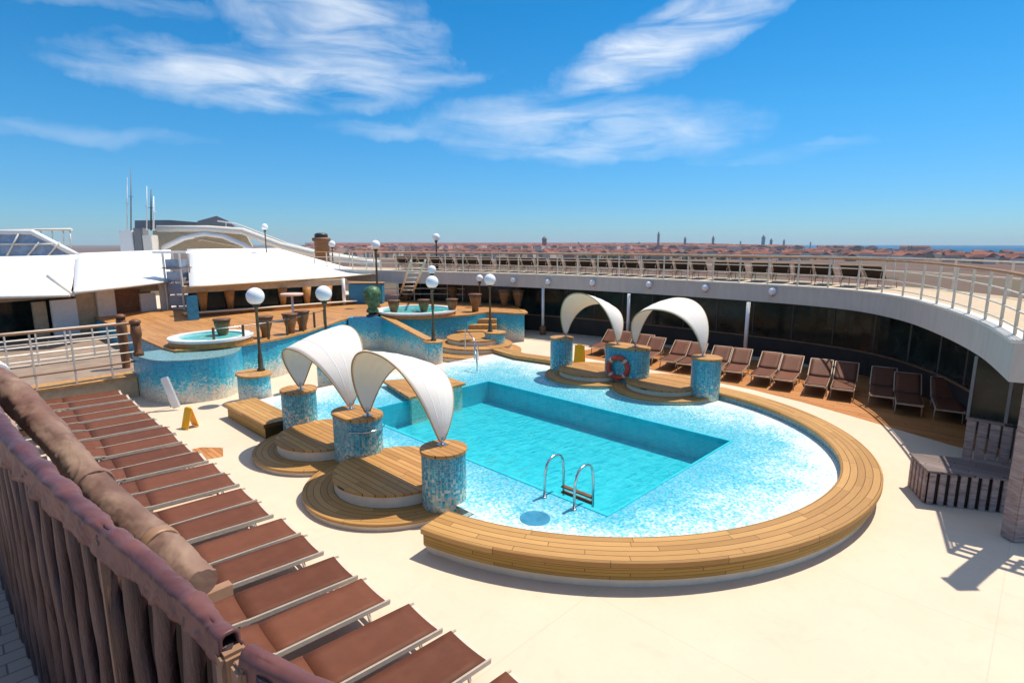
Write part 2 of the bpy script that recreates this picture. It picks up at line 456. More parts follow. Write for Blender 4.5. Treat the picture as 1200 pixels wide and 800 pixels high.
# ------------------------------------------------------------------ mesh helpers
class MB:
    def __init__(self):
        self.bm = bmesh.new()
        self.uv = self.bm.loops.layers.uv.new('UVMap')

    def face(self, vs, uvs=None, smooth=False):
        try:
            f = self.bm.faces.new(vs)
        except ValueError:
            return None
        f.smooth = smooth
        if uvs:
            for l, u in zip(f.loops, uvs):
                l[self.uv].uv = u
        return f

    def box(self, c, s, rot=0.0, tilt=None, bevel=0.0):
        """centre, full size, rotation about z (or a matrix)"""
        M = tilt if tilt is not None else Matrix.Rotation(rot, 3, 'Z')
        vs = []
        for x in (-.5, .5):
            for y in (-.5, .5):
                for z in (-.5, .5):
                    vs.append(self.bm.verts.new(Vector(c) + M @ Vector((x * s[0], y * s[1], z * s[2]))))
        fs = []
        for ids in ((0, 1, 3, 2), (4, 6, 7, 5), (0, 4, 5, 1), (2, 3, 7, 6), (0, 2, 6, 4), (1, 5, 7, 3)):
            fs.append(self.bm.faces.new([vs[i] for i in ids]))
        if bevel:
            es = set()
            for f in fs:
                es.update(f.edges)
            bmesh.ops.bevel(self.bm, geom=list(es), offset=bevel, segments=2, affect='EDGES')
        return self

    def tube(self, pts, r, seg=8, cap=True, closed=False, flat=None):
        """round bar along points; r may be a list"""
        pts = [Vector(p) for p in pts]
        n = len(pts)
        rings = []
        up = Vector((0, 0, 1))
        prev = None
        for i, p in enumerate(pts):
            a = pts[i - 1] if (i > 0 or closed) else p
            b = pts[(i + 1) % n] if (i < n - 1 or closed) else p
            t = (b - a).normalized()
            if prev is None:
                ref = up if abs(t.dot(up)) < 0.95 else Vector((1, 0, 0))
                x = t.cross(ref).normalized()
            else:
                x = (prev - t * prev.dot(t))
                x = x.normalized() if x.length > 1e-6 else t.cross(up).normalized()
            prev = x
            y = t.cross(x).normalized()
            rr = r[i] if isinstance(r, (list, tuple)) else r
            ring = []
            for k in range(seg):
                an = 2 * math.pi * k / seg
                ring.append(self.bm.verts.new(p + x * (math.cos(an) * rr) + y * (math.sin(an) * rr)))
            rings.append(ring)
        m = n if closed else n - 1
        for i in range(m):
            A, B = rings[i], rings[(i + 1) % n]
            for k in range(seg):
                self.face([A[k], A[(k + 1) % seg], B[(k + 1) % seg], B[k]], smooth=True)
        if cap and not closed:
            self.face(list(reversed(rings[0])))
            self.face(rings[-1])
        return self

    def lathe(self, prof, c=(0, 0, 0), seg=24, sx=1.0, sy=1.0, smooth=True):
        """profile of (radius, z) from bottom to top"""
        c = Vector(c)
        rings = []
        for (r, z) in prof:
            ring = []
            for k in range(seg):
                a = 2 * math.pi * k / seg
                ring.append(self.bm.verts.new(c + Vector((math.cos(a) * r * sx, math.sin(a) * r * sy, z))))
            rings.append(ring)
        for A, B in zip(rings, rings[1:]):
            for k in range(seg):
                self.face([A[k], A[(k + 1) % seg], B[(k + 1) % seg], B[k]], smooth=smooth)
        self.face(list(reversed(rings[0])))
        self.face(rings[-1])
        return self

    def stadium(self, c, rx, ry, z0, z1, seg=32, taper=1.0, squash=1.0, bev=0.0):
        """upright solid with an elongated round plan; ry may exceed rx"""
        c = Vector((c[0], c[1], 0))
        ext = max(0.0, ry - rx)
        def ring(z, k):
            out = []
            for i in range(seg):
                a = 2 * math.pi * i / seg
                y = math.sin(a) * rx * k
                y += ext * (1 if y > 1e-6 else -1 if y < -1e-6 else 0)
                out.append(self.bm.verts.new(c + Vector((math.cos(a) * rx * k, y, z))))
            return out
        lv = [(z0, 1.0), (z1, taper)]
        if bev:
            lv = [(z0, 1.0), (z1 - bev, taper), (z1 - bev * 0.3, taper * (1 - bev * 0.4)), (z1, taper * (1 - bev * 1.2))]
        rs = [ring(z, k) for z, k in lv]
        for A, B in zip(rs, rs[1:]):
            for k in range(seg):
                self.face([A[k], A[(k + 1) % seg], B[(k + 1) % seg], B[k]], smooth=False)
        self.face(list(reversed(rs[0])))
        self.face(rs[-1])
        return self

    def prism(self, poly, z0, z1):
        """vertical extrusion of a plan polygon (counter-clockwise)"""
        lo = [self.bm.verts.new((p[0], p[1], z0)) for p in poly]
        hi = [self.bm.verts.new((p[0], p[1], z1)) for p in poly]
        n = len(poly)
        self.face(list(reversed(lo)))
        self.face(hi)
        for i in range(n):
            self.face([lo[i], lo[(i + 1) % n], hi[(i + 1) % n], hi[i]])
        return self

    def sweep(self, path, prof, closed=False, smooth=False, zs=None):
        """profile of (outward offset, z) carried along a plan path, outward = right of travel"""
        path = [Vector((p[0], p[1])) for p in path]
        n = len(path)
        rows = []
        us = []
        u = 0
        for i, p in enumerate(path):
            a = path[i - 1] if (i > 0 or closed) else p
            b = path[(i + 1) % n] if (i < n - 1 or closed) else p
            t = (b - a).normalized()
            nr = Vector((t.y, -t.x))
            if i:
                u += (p - path[i - 1]).length
            us.append(u)
            dz = zs[i] if zs else 0
            rows.append([self.bm.verts.new((p.x + nr.x * o, p.y + nr.y * o, z + dz)) for o, z in prof])
        m = len(prof)
        vv = [0]
        for j in range(m):
            a, b = prof[j], prof[(j + 1) % m]
            vv.append(vv[-1] + math.hypot(a[0] - b[0], a[1] - b[1]))
        for i in range(n if closed else n - 1):
            A, B = rows[i], rows[(i + 1) % n]
            u0, u1 = us[i], (us[i + 1] if i < n - 1 else us[i] + (path[0] - path[-1]).length)
            for j in range(m):
                k = (j + 1) % m
                self.face([A[j], A[k], B[k], B[j]], [(u0, vv[j]), (u0, vv[j + 1]), (u1, vv[j + 1]), (u1, vv[j])], smooth)
        if not closed:
            self.face(rows[0])
            self.face(list(reversed(rows[-1])))
        return self

    def grid(self, rows, smooth=True, closed_u=False):
        vs = [[self.bm.verts.new(p) for p in r] for r in rows]
        for A, B in zip(vs, vs[1:]):
            for k in range(len(A) - 1):
                self.face([A[k], A[k + 1], B[k + 1], B[k]], smooth=smooth)
            if closed_u:
                self.face([A[-1], A[0], B[0], B[-1]], smooth=smooth)
        return self

    def build(self, name, mat, parent=None, solid=0.0, fix=True):
        if fix:
            bmesh.ops.recalc_face_normals(self.bm, faces=self.bm.faces[:])
        me = bpy.data.meshes.new(name)
        self.bm.to_mesh(me)
        self.bm.free()
        o = bpy.data.objects.new(name, me)
        col.objects.link(o)
        me.materials.append(MATS[mat])
        if parent is not None:
            o.parent = parent
            if o.parent.type == 'EMPTY' or True:
                # meshes are authored in world space: keep them there
                o.matrix_parent_inverse = world_of(parent).inverted()
        if solid:
            s = o.modifiers.new('thickness', 'SOLIDIFY')
            s.thickness = solid
            s.offset = 0
        return o


def world_of(o):
    m = o.matrix_basis.copy()
    p = o
    while p.parent is not None:
        m = p.parent.matrix_basis @ p.matrix_parent_inverse @ m if False else (p.parent.matrix_basis @ (p.matrix_parent_inverse @ m))
        p = p.parent
    return m


def tag(o, label, cat, group=None, kind=None):
    if label:
        o['label'] = label
    if cat:
        o['category'] = cat
    if group:
        o['group'] = group
    if kind:
        o['kind'] = kind
    return o


def thing(name, label, cat, loc=(0, 0, 0), rz=0.0, group=None):
    o = bpy.data.objects.new(name, None)
    o.empty_display_size = 0.2
    col.objects.link(o)
    o.location = loc
    o.rotation_euler = (0, 0, rz)
    return tag(o, label, cat, group)


def local(mb, name, mat, parent):
    """a part authored in its parent's own coordinates"""
    o = mb.build(name, mat)
    o.parent = parent
    return o


def struct(o):
    o['kind'] = 'structure'
    return o


def kids(o):
    return [c for c in bpy.data.objects if c.parent == o]


def copy_thing(proto, loc, rz, label=None):
    def rec(o, par):
        c = o.copy()
        col.objects.link(c)
        c.parent = par
        for ch in PROTO_KIDS.setdefault(o.name, kids(o)):
            rec(ch, c)
        return c
    c = rec(proto, None)
    c.location = loc
    c.rotation_euler = (0, 0, rz)
    if label:
        c['label'] = label
    return c


PROTO_KIDS = {}


def spline(pts, step=8):
    out = []
    P = [Vector(p) for p in pts]
    n = len(P)
    for i in range(n - 1):
        p0, p1, p2, p3 = P[max(i - 1, 0)], P[i], P[i + 1], P[min(i + 2, n - 1)]
        for k in range(step):
            t = k / step
            out.append(0.5 * ((2 * p1) + (p2 - p0) * t + (2 * p0 - 5 * p1 + 4 * p2 - p3) * t * t + (3 * p1 - p0 - 3 * p2 + p3) * t ** 3))
    out.append(P[-1])
    return out


def resample(path, pitch):
    out = [path[0].copy()]
    acc = 0
    for a, b in zip(path, path[1:]):
        L = (b - a).length
        while acc + L >= pitch:
            t = (pitch - acc) / L
            a = a + (b - a) * t
            out.append(a.copy())
            L = (b - a).length
            acc = 0
        acc += L
    return out


WORDS = ['first', 'second', 'third', 'fourth', 'fifth', 'sixth', 'seventh', 'eighth', 'ninth', 'tenth', 'eleventh', 'twelfth', 'thirteenth', 'fourteenth', 'fifteenth', 'sixteenth', 'seventeenth', 'eighteenth', 'nineteenth', 'twentieth', 'twenty-first', 'twenty-second', 'twenty-third', 'twenty-fourth', 'twenty-fifth', 'twenty-sixth', 'twenty-seventh', 'twenty-eighth', 'twenty-ninth', 'thirtieth']

# ------------------------------------------------------------------ ground, sea, decks
m = MB()
for x0, x1, y0, y1 in ((-8, 7.2, -8, 60), (12.75, 29, -8, 60), (7.2, 12.75, -8, 4.7), (7.2, 12.75, 13.5, 60)):
    m.prism([(x0, y0), (x1, y0), (x1, y1), (x0, y1)], -0.3, 0.0)
struct(m.build('main_deck', 'deck_cream'))

m = MB()
edge = [at(x, y) for x, y in ((1240, 552), (1120, 523), (1000, 488), (940, 471), (880, 456))]
edge += [Vector((18.7, 9, 0)), Vector((18.8, 14.2, 0)), Vector((19.4, 15.0, 0))]
poly = [(p.x, p.y) for p in edge] + [(23.4, 15.0), (23.4, -3), (15.2, -3)]
m.prism(poly, 0.0005, 0.004)
struct(m.build('teak_floor', 'teak_deck'))
m = MB()
m.prism([(3.25, 13.35), (4.05, 13.15), (4.25, 13.75), (3.9, 14.15), (3.2, 14.2)], 0.0005, 0.004)
struct(m.build('teak_patch_floor', 'teak_deck'))

# hull below the decks
m = MB()
m.prism([(-8.2, -40), (29.2, -40), (29.2, 70), (-8.2, 70)], -30, -0.9)
tag(m.build('ship_hull', 'hull_white'), 'white ship hull under the pool deck', 'hull')

# land and sea far below
GZ = -30.0
SEA = MB()
SEA.grid([[(-13000, -13000, GZ - 1.5), (13000, -13000, GZ - 1.5)], [(-13000, 13000, GZ - 1.5), (13000, 13000, GZ - 1.5)]])
struct(SEA.build('sea', 'sea'))
m = MB()
land = [(60, -60), (1400, -40), (1850, 60), (2000, 330), (2200, 640), (2700, 1050), (4300, 1950), (6500, 3300), (12500, 7200), (9000, 12500), (3000, 12500), (-3000, 12500), (-3000, 300), (60, 200)]
m.prism(land, GZ - 3, GZ)
struct(m.build('city_ground', 'city_ground'))

# ------------------------------------------------------------------ swimming pool
PC = Vector((10.85, 7.6))
PA, PB, PA2 = 6.2, 5.85, 5.6


def ell(a, k=0.0):
    return Vector((PC.x + math.cos(a) * ((PA if math.cos(a) < 0 else PA2) + k), PC.y + math.sin(a) * (PB + k)))


pool = thing('swimming_pool', 'turquoise swimming pool with round end, teak coping and pale mosaic shelf', 'swimming pool', (10.9, 8, 0))
ring = [ell(math.pi * 1.055 + (math.pi * 0.91) * i / 72) for i in range(73)]   # from near pillar round the open end to the far pillar
SH = 0.24
for nm, mt, prof in (
        ('coping', 'teak_ring', [(0.0, 0.36), (0.0, 0.44), (-0.02, 0.455), (-0.68, 0.455), (-0.70, 0.44), (-0.70, 0.38), (-0.6, 0.36)]),
        ('side_band', 'teak_side', [(-0.06, 0.15), (-0.06, 0.358), (-0.20, 0.358), (-0.20, 0.15)]),
        ('side_wall', 'step_cream', [(-0.12, 0.0), (-0.12, 0.148), (-0.22, 0.148), (-0.22, 0.0)]),
        ('inner_wall', 'mosaic_inner', [(-0.45, 0.05), (-0.45, 0.357), (-0.66, 0.357), (-0.66, 0.05)])):
    MB().sweep(ring, prof).build(nm, mt, pool)
# straight copings left of the platforms
m = MB()
m.sweep([(5.15, 16.2), (5.15, 13.55)], [(0.0, 0.30), (0.0, 0.40), (-0.85, 0.40), (-0.85, 0.30)])
m.build('coping', 'teak_ring', pool)
m = MB()
m.sweep([(5.2, 16.15), (5.2, 13.6)], [(0.0, 0.0), (0.0, 0.298), (-0.7, 0.298), (-0.7, 0.0)])
m.build('side_band', 'teak_side', pool)
m = MB()
m.sweep([(16.4, 6.9), (16.4, 9.8), (16.4, 12.6), (16.42, 13.6), (16.2, 15.0), (16.5, 16.5)], [(0.0, 0.30), (0.0, 0.42), (-0.62, 0.42), (-0.62, 0.30)])
m.build('coping', 'teak_ring', pool)
m = MB()
m.sweep([(16.34, 6.95), (16.34, 9.8), (16.34, 12.6), (16.36, 13.6), (16.14, 15.0), (16.44, 16.5)], [(0.0, 0.0), (0.0, 0.298), (-0.5, 0.298), (-0.5, 0.0)])
m.build('side_band', 'teak_side', pool)
# shelf of mosaic with the deep basin cut out
BX0, BX1, BY0, BY1 = 7.5, 12.45, 5.0, 13.2


def outline_r(x, y):
    """inner edge of the coping as signed distance (inside positive)"""
    if y < PC.y:
        a, b = (PA if x < PC.x else PA2) - 0.5, PB - 0.5
        q = math.hypot((x - PC.x) / a, (y - PC.y) / b)
        return (1 - q) * min(a, b)
    d = min(x - (PC.x - PA + 0.5), (PC.x + PA2 - 0.5) - x)
    return min(d, 16.4 - y)


def frange(a, b, n):
    return [a + (b - a) * i / n for i in range(n + 1)]


xs = sorted(set(frange(5.1, BX0, 18) + frange(BX0, BX1, 20) + frange(BX1, 16.7, 26)))
ys = sorted(set(frange(1.9, BY0, 22) + frange(BY0, BY1, 30) + frange(BY1, 16.5, 16)))
bm = bmesh.new()
lay = bm.verts.layers.float.new('blue')
V = {}


def blue_of(x, y):
    do = max(outline_r(x, y), 0)
    dx = max(BX0 - x, 0, x - BX1)
    dy = max(BY0 - y, 0, y - BY1)
    di = math.hypot(dx, dy)
    t = do / (do + di + 1e-6)
    return max(0.0, min(1.0, t * 0.62 + 0.12 * min(1, do)))


for i, x in enumerate(xs):
    for j, y in enumerate(ys):
        v = bm.verts.new((x, y, SH))
        v[lay] = blue_of(x, y)
        V[i, j] = v
for i in range(len(xs) - 1):
    for j in range(len(ys) - 1):
        cx, cy = (xs[i] + xs[i + 1]) / 2, (ys[j] + ys[j + 1]) / 2
        if BX0 < cx < BX1 and BY0 < cy < BY1:
            continue
        if outline_r(cx, cy) < -0.12 or (cy > 6.75 and cx < 5.95) or (cy > 13.8 and cx < 6.0):
            continue
        bm.faces.new([V[i, j], V[i + 1, j], V[i + 1, j + 1], V[i, j + 1]])
for v in [v for v in bm.verts if not v.link_faces]:
    bm.verts.remove(v)
mm = MB()
mm.bm.free()
mm.bm = bm
shelf = mm.build('shelf', 'mosaic_shelf', pool)
m = MB()
m.box((6.0, 10.2, 0.118), (0.12, 7.1, 0.232))
m.box((5.5, 6.72, 0.118), (0.9, 0.1, 0.232))
m.build('shelf_edge', 'mosaic_inner', pool)
# basin
m = MB()
FZ = -0.44
c = [(BX0, BY0), (BX1, BY0), (BX1, BY1), (BX0, BY1)]
lo = [m.bm.verts.new((x, y, FZ)) for x, y in c]
hi = [m.bm.verts.new((x, y, SH - 0.001)) for x, y in c]
m.face(lo)
for i in range(4):
    k = (i + 1) % 4
    m.face([lo[i], hi[i], hi[k], lo[k]])
m.build('basin', 'basin_tile', pool, fix=False)
m = MB()
m.sweep([(BX0 - .001, BY0 - .001), (BX0 - .001, BY1 + .001), (BX1 + .001, BY1 + .001), (BX1 + .001, BY0 - .001)], [(0.0, SH + 0.0), (0.0, SH + 0.012), (-0.10, SH + 0.012), (-0.10, SH + 0.0)], closed=True)
m.build('basin_edge', 'basin_tile', pool)
m = MB()
N = 2
m.grid([[(BX0, BY0, SH - 0.05), (BX1, BY0, SH - 0.05)], [(BX0, BY1, SH - 0.05), (BX1, BY1, SH - 0.05)]])
struct(m.build('pool_water', 'pool_water'))
# round tiled insets on the shelf (dark drain rings)
for (px, py, r) in ((627, 607, 0.26),):
    p = at(px, py, SH)
    m = MB()
    m.lathe([(r, SH + 0.002), (r, SH + 0.006)], (p.x, p.y, 0), 24, smooth=False)
    m.build('drain_cover', 'panel_blue', pool)

# teak tongue over the end of the basin
plat = thing('pool_platform', 'pointed teak platform reaching over the stair end of the pool', 'platform', (10, 14, SH))
pp = [at(480, 466, .42), at(546, 449, .42), at(520, 440, .42), at(448, 446, .42)]
m = MB()
m.prism([(p.x, p.y) for p in pp], 0.36, 0.43)
m.build('top', 'teak_step', plat)
ctr = sum((Vector((p.x, p.y)) for p in pp), Vector((0, 0))) / 4
m = MB()
m.prism([tuple(ctr + (Vector((p.x, p.y)) - ctr) * 0.9) for p in pp], FZ + .001, 0.358)
m.build('support', 'mosaic_podium', plat)

# ladder
lad = thing('pool_ladder', 'steel pool ladder with two hooped rails and dark treads at basin edge', 'ladder', (7.5, 5.8, SH))
for y in (6.2, 5.52):
    pts = [(7.22, y, SH - 0.02), (7.24, y, 0.7)]
    for i in range(9):
        a = math.pi * i / 8
        pts.append((7.48 - 0.24 * math.cos(a), y - 0.02, 0.78 + 0.2 * math.sin(a)))
    pts += [(7.72, y - 0.04, 0.6), (7.72, y - 0.04, FZ + 0.02)]
    MB().tube(pts, 0.024, 8).build('rail', 'steel', lad)
for z in (0.19, 0.30, -0.1):
    m = MB()
    m.box((7.73, 5.84, z), (0.10, 0.70, 0.03), bevel=0.006)
    m.build('tread', 'teak_dark', lad)
for y in (6.2, 5.52):
    m = MB()
    m.lathe([(0.05, SH), (0.05, SH + 0.015), (0.03, SH + 0.025)], (7.22, y, 0), 12)
    m.build('flange', 'steel', lad)

# ------------------------------------------------------------------ pillars and step platforms
PIL = [
    (5.95, 7.50, .40, .40, 'mosaic pillar beside the curved coping, nearest of the pillars'),
    (5.98, 10.50, .42, .62, 'wide mosaic pillar carrying an end of both near white sunshades'),
    (6.0, 13.35, .42, .42, 'mosaic pillar beside the straight teak coping and yellow caution sign'),
    (15.55, 7.1, .42, .42, 'mosaic pillar where the far coping begins, beside the brown loungers'),
    (15.48, 9.78, .42, .78, 'wide mosaic pillar with the red lifebuoy hanging on it'),
    (15.3, 12.4, .40, .40, 'mosaic pillar across the pool beside the cream landing, teak cap'),
]
for x, y, rx, ry, lb in PIL:
    t = thing('mosaic_pillar', lb, 'pillar', (x, y, 0), 0, 'mosaic pillars carrying the sunshades')
    m = MB()
    zt = 1.14 if x < 10 else 1.44
    m.stadium((x, y), rx, ry, 0.0 if x < 10 else SH + .001, zt, 40)
    m.build('shaft', 'mosaic_pillar', t)
    m = MB()
    m.stadium((x, y), rx + 0.025, ry + 0.025, zt + .002, zt + .06, 40, bev=0.012)
    m.build('cap', 'teak_step', t)

# steel grab ring round the wide near pillar
m = MB()
m.tube([(5.98 + .455 * math.cos(a), 10.5 + (.455) * math.sin(a) + (.2 if math.sin(a) > 0 else -.2), 0.93) for a in [math.pi * 1.1 + math.pi * .72 * i / 14 for i in range(15)]], 0.014, 6)
tag(m.build('grab_rail', 'steel'), 'thin steel grab rail bent around the wide near pillar', 'grab rail')

DISC = [
    (5.9, 8.95, 1.78, 1.22, 'round teak step platform under the sunshade nearest the curved coping', 0.0, 0.14, 0.40),
    (5.95, 11.9, 1.62, 1.12, 'round teak step platform under the sunshade beside the straight coping', 0.0, 0.134, 0.392),
    (15.45, 8.42, 1.62, 1.15, 'round teak step platform across the pool, between lifebuoy pillar and far coping', 0.241, 0.36, 0.54),
    (15.38, 11.1, 1.62, 1.15, 'round teak step platform across the pool, between lifebuoy pillar and cream landing', 0.241, 0.352, 0.532),
]
for x, y, r1, r2, lb, z0, z1, z2 in DISC:
    t = thing('step_platform', lb, 'platform', (x, y, 0), 0, 'round teak step platforms')
    for (r, a, b, nm, mt) in ((r1, z0, z1 - 0.05, 'lower_riser', 'step_cream'), (r2, z1, z2 - 0.05, 'upper_riser', 'step_cream')):
        m = MB()
        m.lathe([(r - 0.03, a), (r - 0.03, b)], (x, y, 0), 72, smooth=False)
        m.build(nm, mt, t)
    # lower tread: a ring of boards following the edge
    a_ = [(x + math.cos(k * math.pi / 36) * r1, y + math.sin(k * math.pi / 36) * r1) for k in range(72)]
    m = MB()
    m.sweep(a_, [(0.0, z1 - 0.049), (0.0, z1 - 0.008), (-0.01, z1), (-(r1 - r2 + .1), z1), (-(r1 - r2 + .1), z1 - 0.049)], closed=True)
    m.build('lower_tread', 'teak_ring', t)
    m = MB()
    m.lathe([(r2, z2 - 0.049), (r2, z2 - 0.008), (r2 - 0.01, z2)], (x, y, 0), 72, smooth=False)
    m.build('upper_tread', 'teak_step', t)


# ------------------------------------------------------------------ arched white sunshades
def sunshade(xc, y0, y1, zb, rise, wmax, tilt, label):
    t = thing('sunshade', label, 'sunshade', (xc, (y0 + y1) / 2, zb), 0, 'arched white sunshades')
    yc, hs = (y0 + y1) / 2, (y1 - y0) / 2
    NU, NV = 48, 14
    rows = []
    for i in range(NU + 1):
        th = math.pi * i / NU
        s = math.sin(th)
        w = 0.09 + wmax * s ** 0.75
        ex = 0.9
        cy = -math.copysign(abs(math.cos(th)) ** ex, math.cos(th))
        row = []
        for j in range(NV + 1):
            v = j / NV - 0.5
            # sheet leans to one side and bellies slightly between the edge ropes
            zz = zb + rise * s ** 0.85 - tilt * v * 2 * s ** 1.2 * 0.5 + 0.05 * s * (1 - 4 * v * v)
            yy = yc + hs * (1 + 0.10 * s * (1 - 4 * v * v) * abs(math.cos(th))) * cy * (1 + 0.06 * s)
            row.append(Vector((xc + v * w + 0.12 * tilt * s * 0, yy, zz)))
        rows.append(row)
    m = MB()
    m.grid(rows)
    m.build('canvas', 'canvas_white', t, solid=0.02)
    for j in (4, 7, 10):
        MB().tube([r[j] + Vector((0, 0, 0.004)) for r in rows[2:-2]], 0.0125, 5).build('seam', 'canvas_roof', t)
    for nm, j in (('edge_rope', 0), ('edge_rope', NV)):
        MB().tube([r[j] for r in rows], 0.018, 6).build(nm, 'canvas_trim', t)
    for e in (0, NU):
        p = rows[e][NV // 2]
        m = MB()
        m.tube([(p.x, p.y, zb - 0.085), (p.x, p.y, p.z + 0.10)], 0.03, 8)
        m.box((p.x, p.y, zb - 0.07), (0.16, 0.16, 0.025))
        m.build('mounting_post', 'steel', t)


sunshade(6.0, 7.60, 10.1, 1.28, 1.36, 1.12, 0.36, 'white arched sunshade over the platform nearest the curved coping')
sunshade(6.0, 10.8, 13.2, 1.28, 1.38, 1.25, -0.40, 'white arched sunshade nearest the yellow caution sign and straight coping')
sunshade(15.5, 7.2, 9.5, 1.58, 1.40, 1.35, -0.25, 'white arched sunshade across the pool, between lifebuoy pillar and far coping')
sunshade(15.4, 10.1, 12.3, 1.58, 1.36, 1.25, 0.45, 'white arched sunshade across the pool showing its cream underside')

# lifebuoy on the wide far pillar
lb = thing('lifebuoy', 'red ring lifebuoy with pale bands hanging on the wide far pillar', 'lifebuoy', (15.0, 9.8, 0.9))
_d = ray(724, 431)
cen = EYE + _d * (14.98 / _d.x)
nx = Vector((-0.98, -0.18, 0)).normalized()
ty = Vector((nx.y, -nx.x, 0))
cpts = [cen + ty * (math.cos(a) * 0.33) + Vector((0, 0, math.sin(a) * 0.33)) for a in [2 * math.pi * i / 32 for i in range(32)]]
MB().tube(cpts, 0.085, 12, closed=True).build('ring', 'lifebuoy_red', lb)
for q in range(4):
    a0 = math.pi / 4 + q * math.pi / 2
    pp = [cen + ty * (math.cos(a0 + d) * 0.33) + Vector((0, 0, math.sin(a0 + d) * 0.33)) for d in (-0.13, -0.05, 0.05, 0.13)]
    MB().tube(pp, 0.091, 12).build('band', 'lifebuoy_band', lb)


# ------------------------------------------------------------------ globe lamps
def globe_lamp(base, gz, r, label, pr=0.045):
    x, y, z = base
    t = thing('globe_lamp', label, 'street lamp', base, 0, 'white globe lamps on poles')
    m = MB()
    m.lathe([(pr * 2.6, z), (pr * 2.6, z + 0.05), (pr * 1.8, z + 0.09), (pr * 1.5, z + 0.5), (pr * 1.1, z + 0.56), (pr, z + 0.6), (pr * 0.9, gz - r - 0.12), (pr * 1.7, gz - r - 0.08), (pr * 2.2, gz - r * 0.93)], (x, y, 0), 14)
    m.build('pole', 'pole_bronze', t)
    m = MB()
    m.lathe([(0.004 if i in (0, 16) else r * math.sin(math.pi * i / 16), gz - r * math.cos(math.pi * i / 16)) for i in range(17)], (x, y, 0), 24)
    m.build('globe', 'globe_white', t)
    m = MB()
    m.lathe([(r * 0.42, gz - r * 0.96), (r * 0.55, gz - r * 0.86), (r * 0.3, gz - r * 0.99)], (x, y, 0), 16)
    m.build('collar', 'pole_bronze', t)


# ------------------------------------------------------------------ raised podium with mosaic walls
ZP = 1.4
pod = thing('podium', 'raised teak podium with blue mosaic walls behind the pool', 'podium', (12, 22, 0))
front = [at(205, 411, ZP), at(240, 408.5, ZP), at(275, 405, ZP), at(300, 401, ZP), at(324, 397, ZP), at(345, 392, ZP), at(361, 388, ZP), at(385, 380, ZP), at(408, 373, ZP), at(446, 372, ZP)]
back_edge = [at(467, 373, ZP), at(490, 372.5, ZP), at(515, 371, ZP), at(547, 369, ZP), at(572, 365.5, ZP)]
fr2 = [(p.x, p.y) for p in front]
bk2 = [(p.x, p.y) for p in back_edge]
right_end = [(19.9, 18.5), (21.0, 19.6)]
outer = fr2 + bk2 + right_end
poly = outer + [(23.3, 23), (21, 34), (4.9, 34), (4.9, 20.9)]
m = MB()
m.prism(poly, 0.001, ZP - 0.06)
m.build('wall', 'mosaic_podium', pod)
cp = MB()
cp.prism(poly, ZP - 0.058, ZP)
cp.build('floor', 'teak_podium', pod)
path = spline([Vector((p[0], p[1])) for p in outer], 3)
m = MB()
m.sweep(path, [(0.05, ZP - 0.05), (0.05, ZP + 0.02), (-0.22, ZP + 0.02), (-0.22, ZP - 0.05)])
m.build('coping', 'teak_plain', pod)

# sloping wing wall beside the stair
wing = thing('wing_wall', 'blue mosaic wing wall with sloping teak capping beside the curved steps', 'wall', (14, 19, 0))
A = at(447, 371, ZP + .08)
B = at(500, 399, 0.92)
B2 = at(516, 399, 0.92)
dirw = Vector((B.x - A.x, B.y - A.y)).normalized()
nrm = Vector((-dirw.y, dirw.x)) * 0.28
if nrm.x < 0:
    nrm = -nrm
m = MB()
vs = []
for (p, z) in ((A, ZP + .04), (B, 0.88)):
    for o in (Vector((0, 0)), nrm):
        for zz in (0.0, z):
            vs.append(m.bm.verts.new((p.x + o.x, p.y + o.y, zz)))
for ids in ((0, 1, 3, 2), (4, 6, 7, 5), (0, 4, 5, 1), (2, 3, 7, 6), (1, 5, 7, 3), (0, 2, 6, 4)):
    m.face([vs[i] for i in ids])
m.build('wall', 'mosaic_podium', wing)
m = MB()
q = nrm.normalized() * 0.04
vs = []
for (p, z) in ((A, ZP + .045), (B, 0.885)):
    for o in (-q, nrm + q):
        for zz in (z, z + 0.07):
            vs.append(m.bm.verts.new((p.x + o.x, p.y + o.y, zz)))
for ids in ((0, 1, 3, 2), (4, 6, 7, 5), (0, 4, 5, 1), (2, 3, 7, 6), (1, 5, 7, 3), (0, 2, 6, 4)):
    m.face([vs[i] for i in ids])
m.build('capping', 'teak_plain', wing)
C = at(408, 372, ZP + 0.08)
m = MB()
d2 = Vector((C.x - A.x, C.y - A.y)).normalized()
n2 = Vector((-d2.y, d2.x)) * 0.4
if n2.y < 0:
    n2 = -n2
e0 = Vector((A.x, A.y)) - d2 * 0.02
e1 = Vector((C.x, C.y))
m.prism([tuple(e0), tuple(e0 + n2), tuple(e1 + n2), tuple(e1)], 0.002, ZP + 0.06)
m.build('end_wall', 'mosaic_podium', wing)


def pedestal(p, rx, ry, h, label, rot=0.0):
    t = thing('lamp_pedestal', label, 'pedestal', (p.x, p.y, 0), 0, 'mosaic pedestals under the globe lamps')
    m = MB()
    m.stadium((p.x, p.y), rx, ry, 0, h - 0.06, 28)
    m.build('shaft', 'mosaic_podium', t)
    m = MB()
    m.stadium((p.x, p.y), rx + 0.05, ry + 0.05, h - 0.058, h, 28, bev=0.012)
    m.build('cap', 'teak_plain', t)


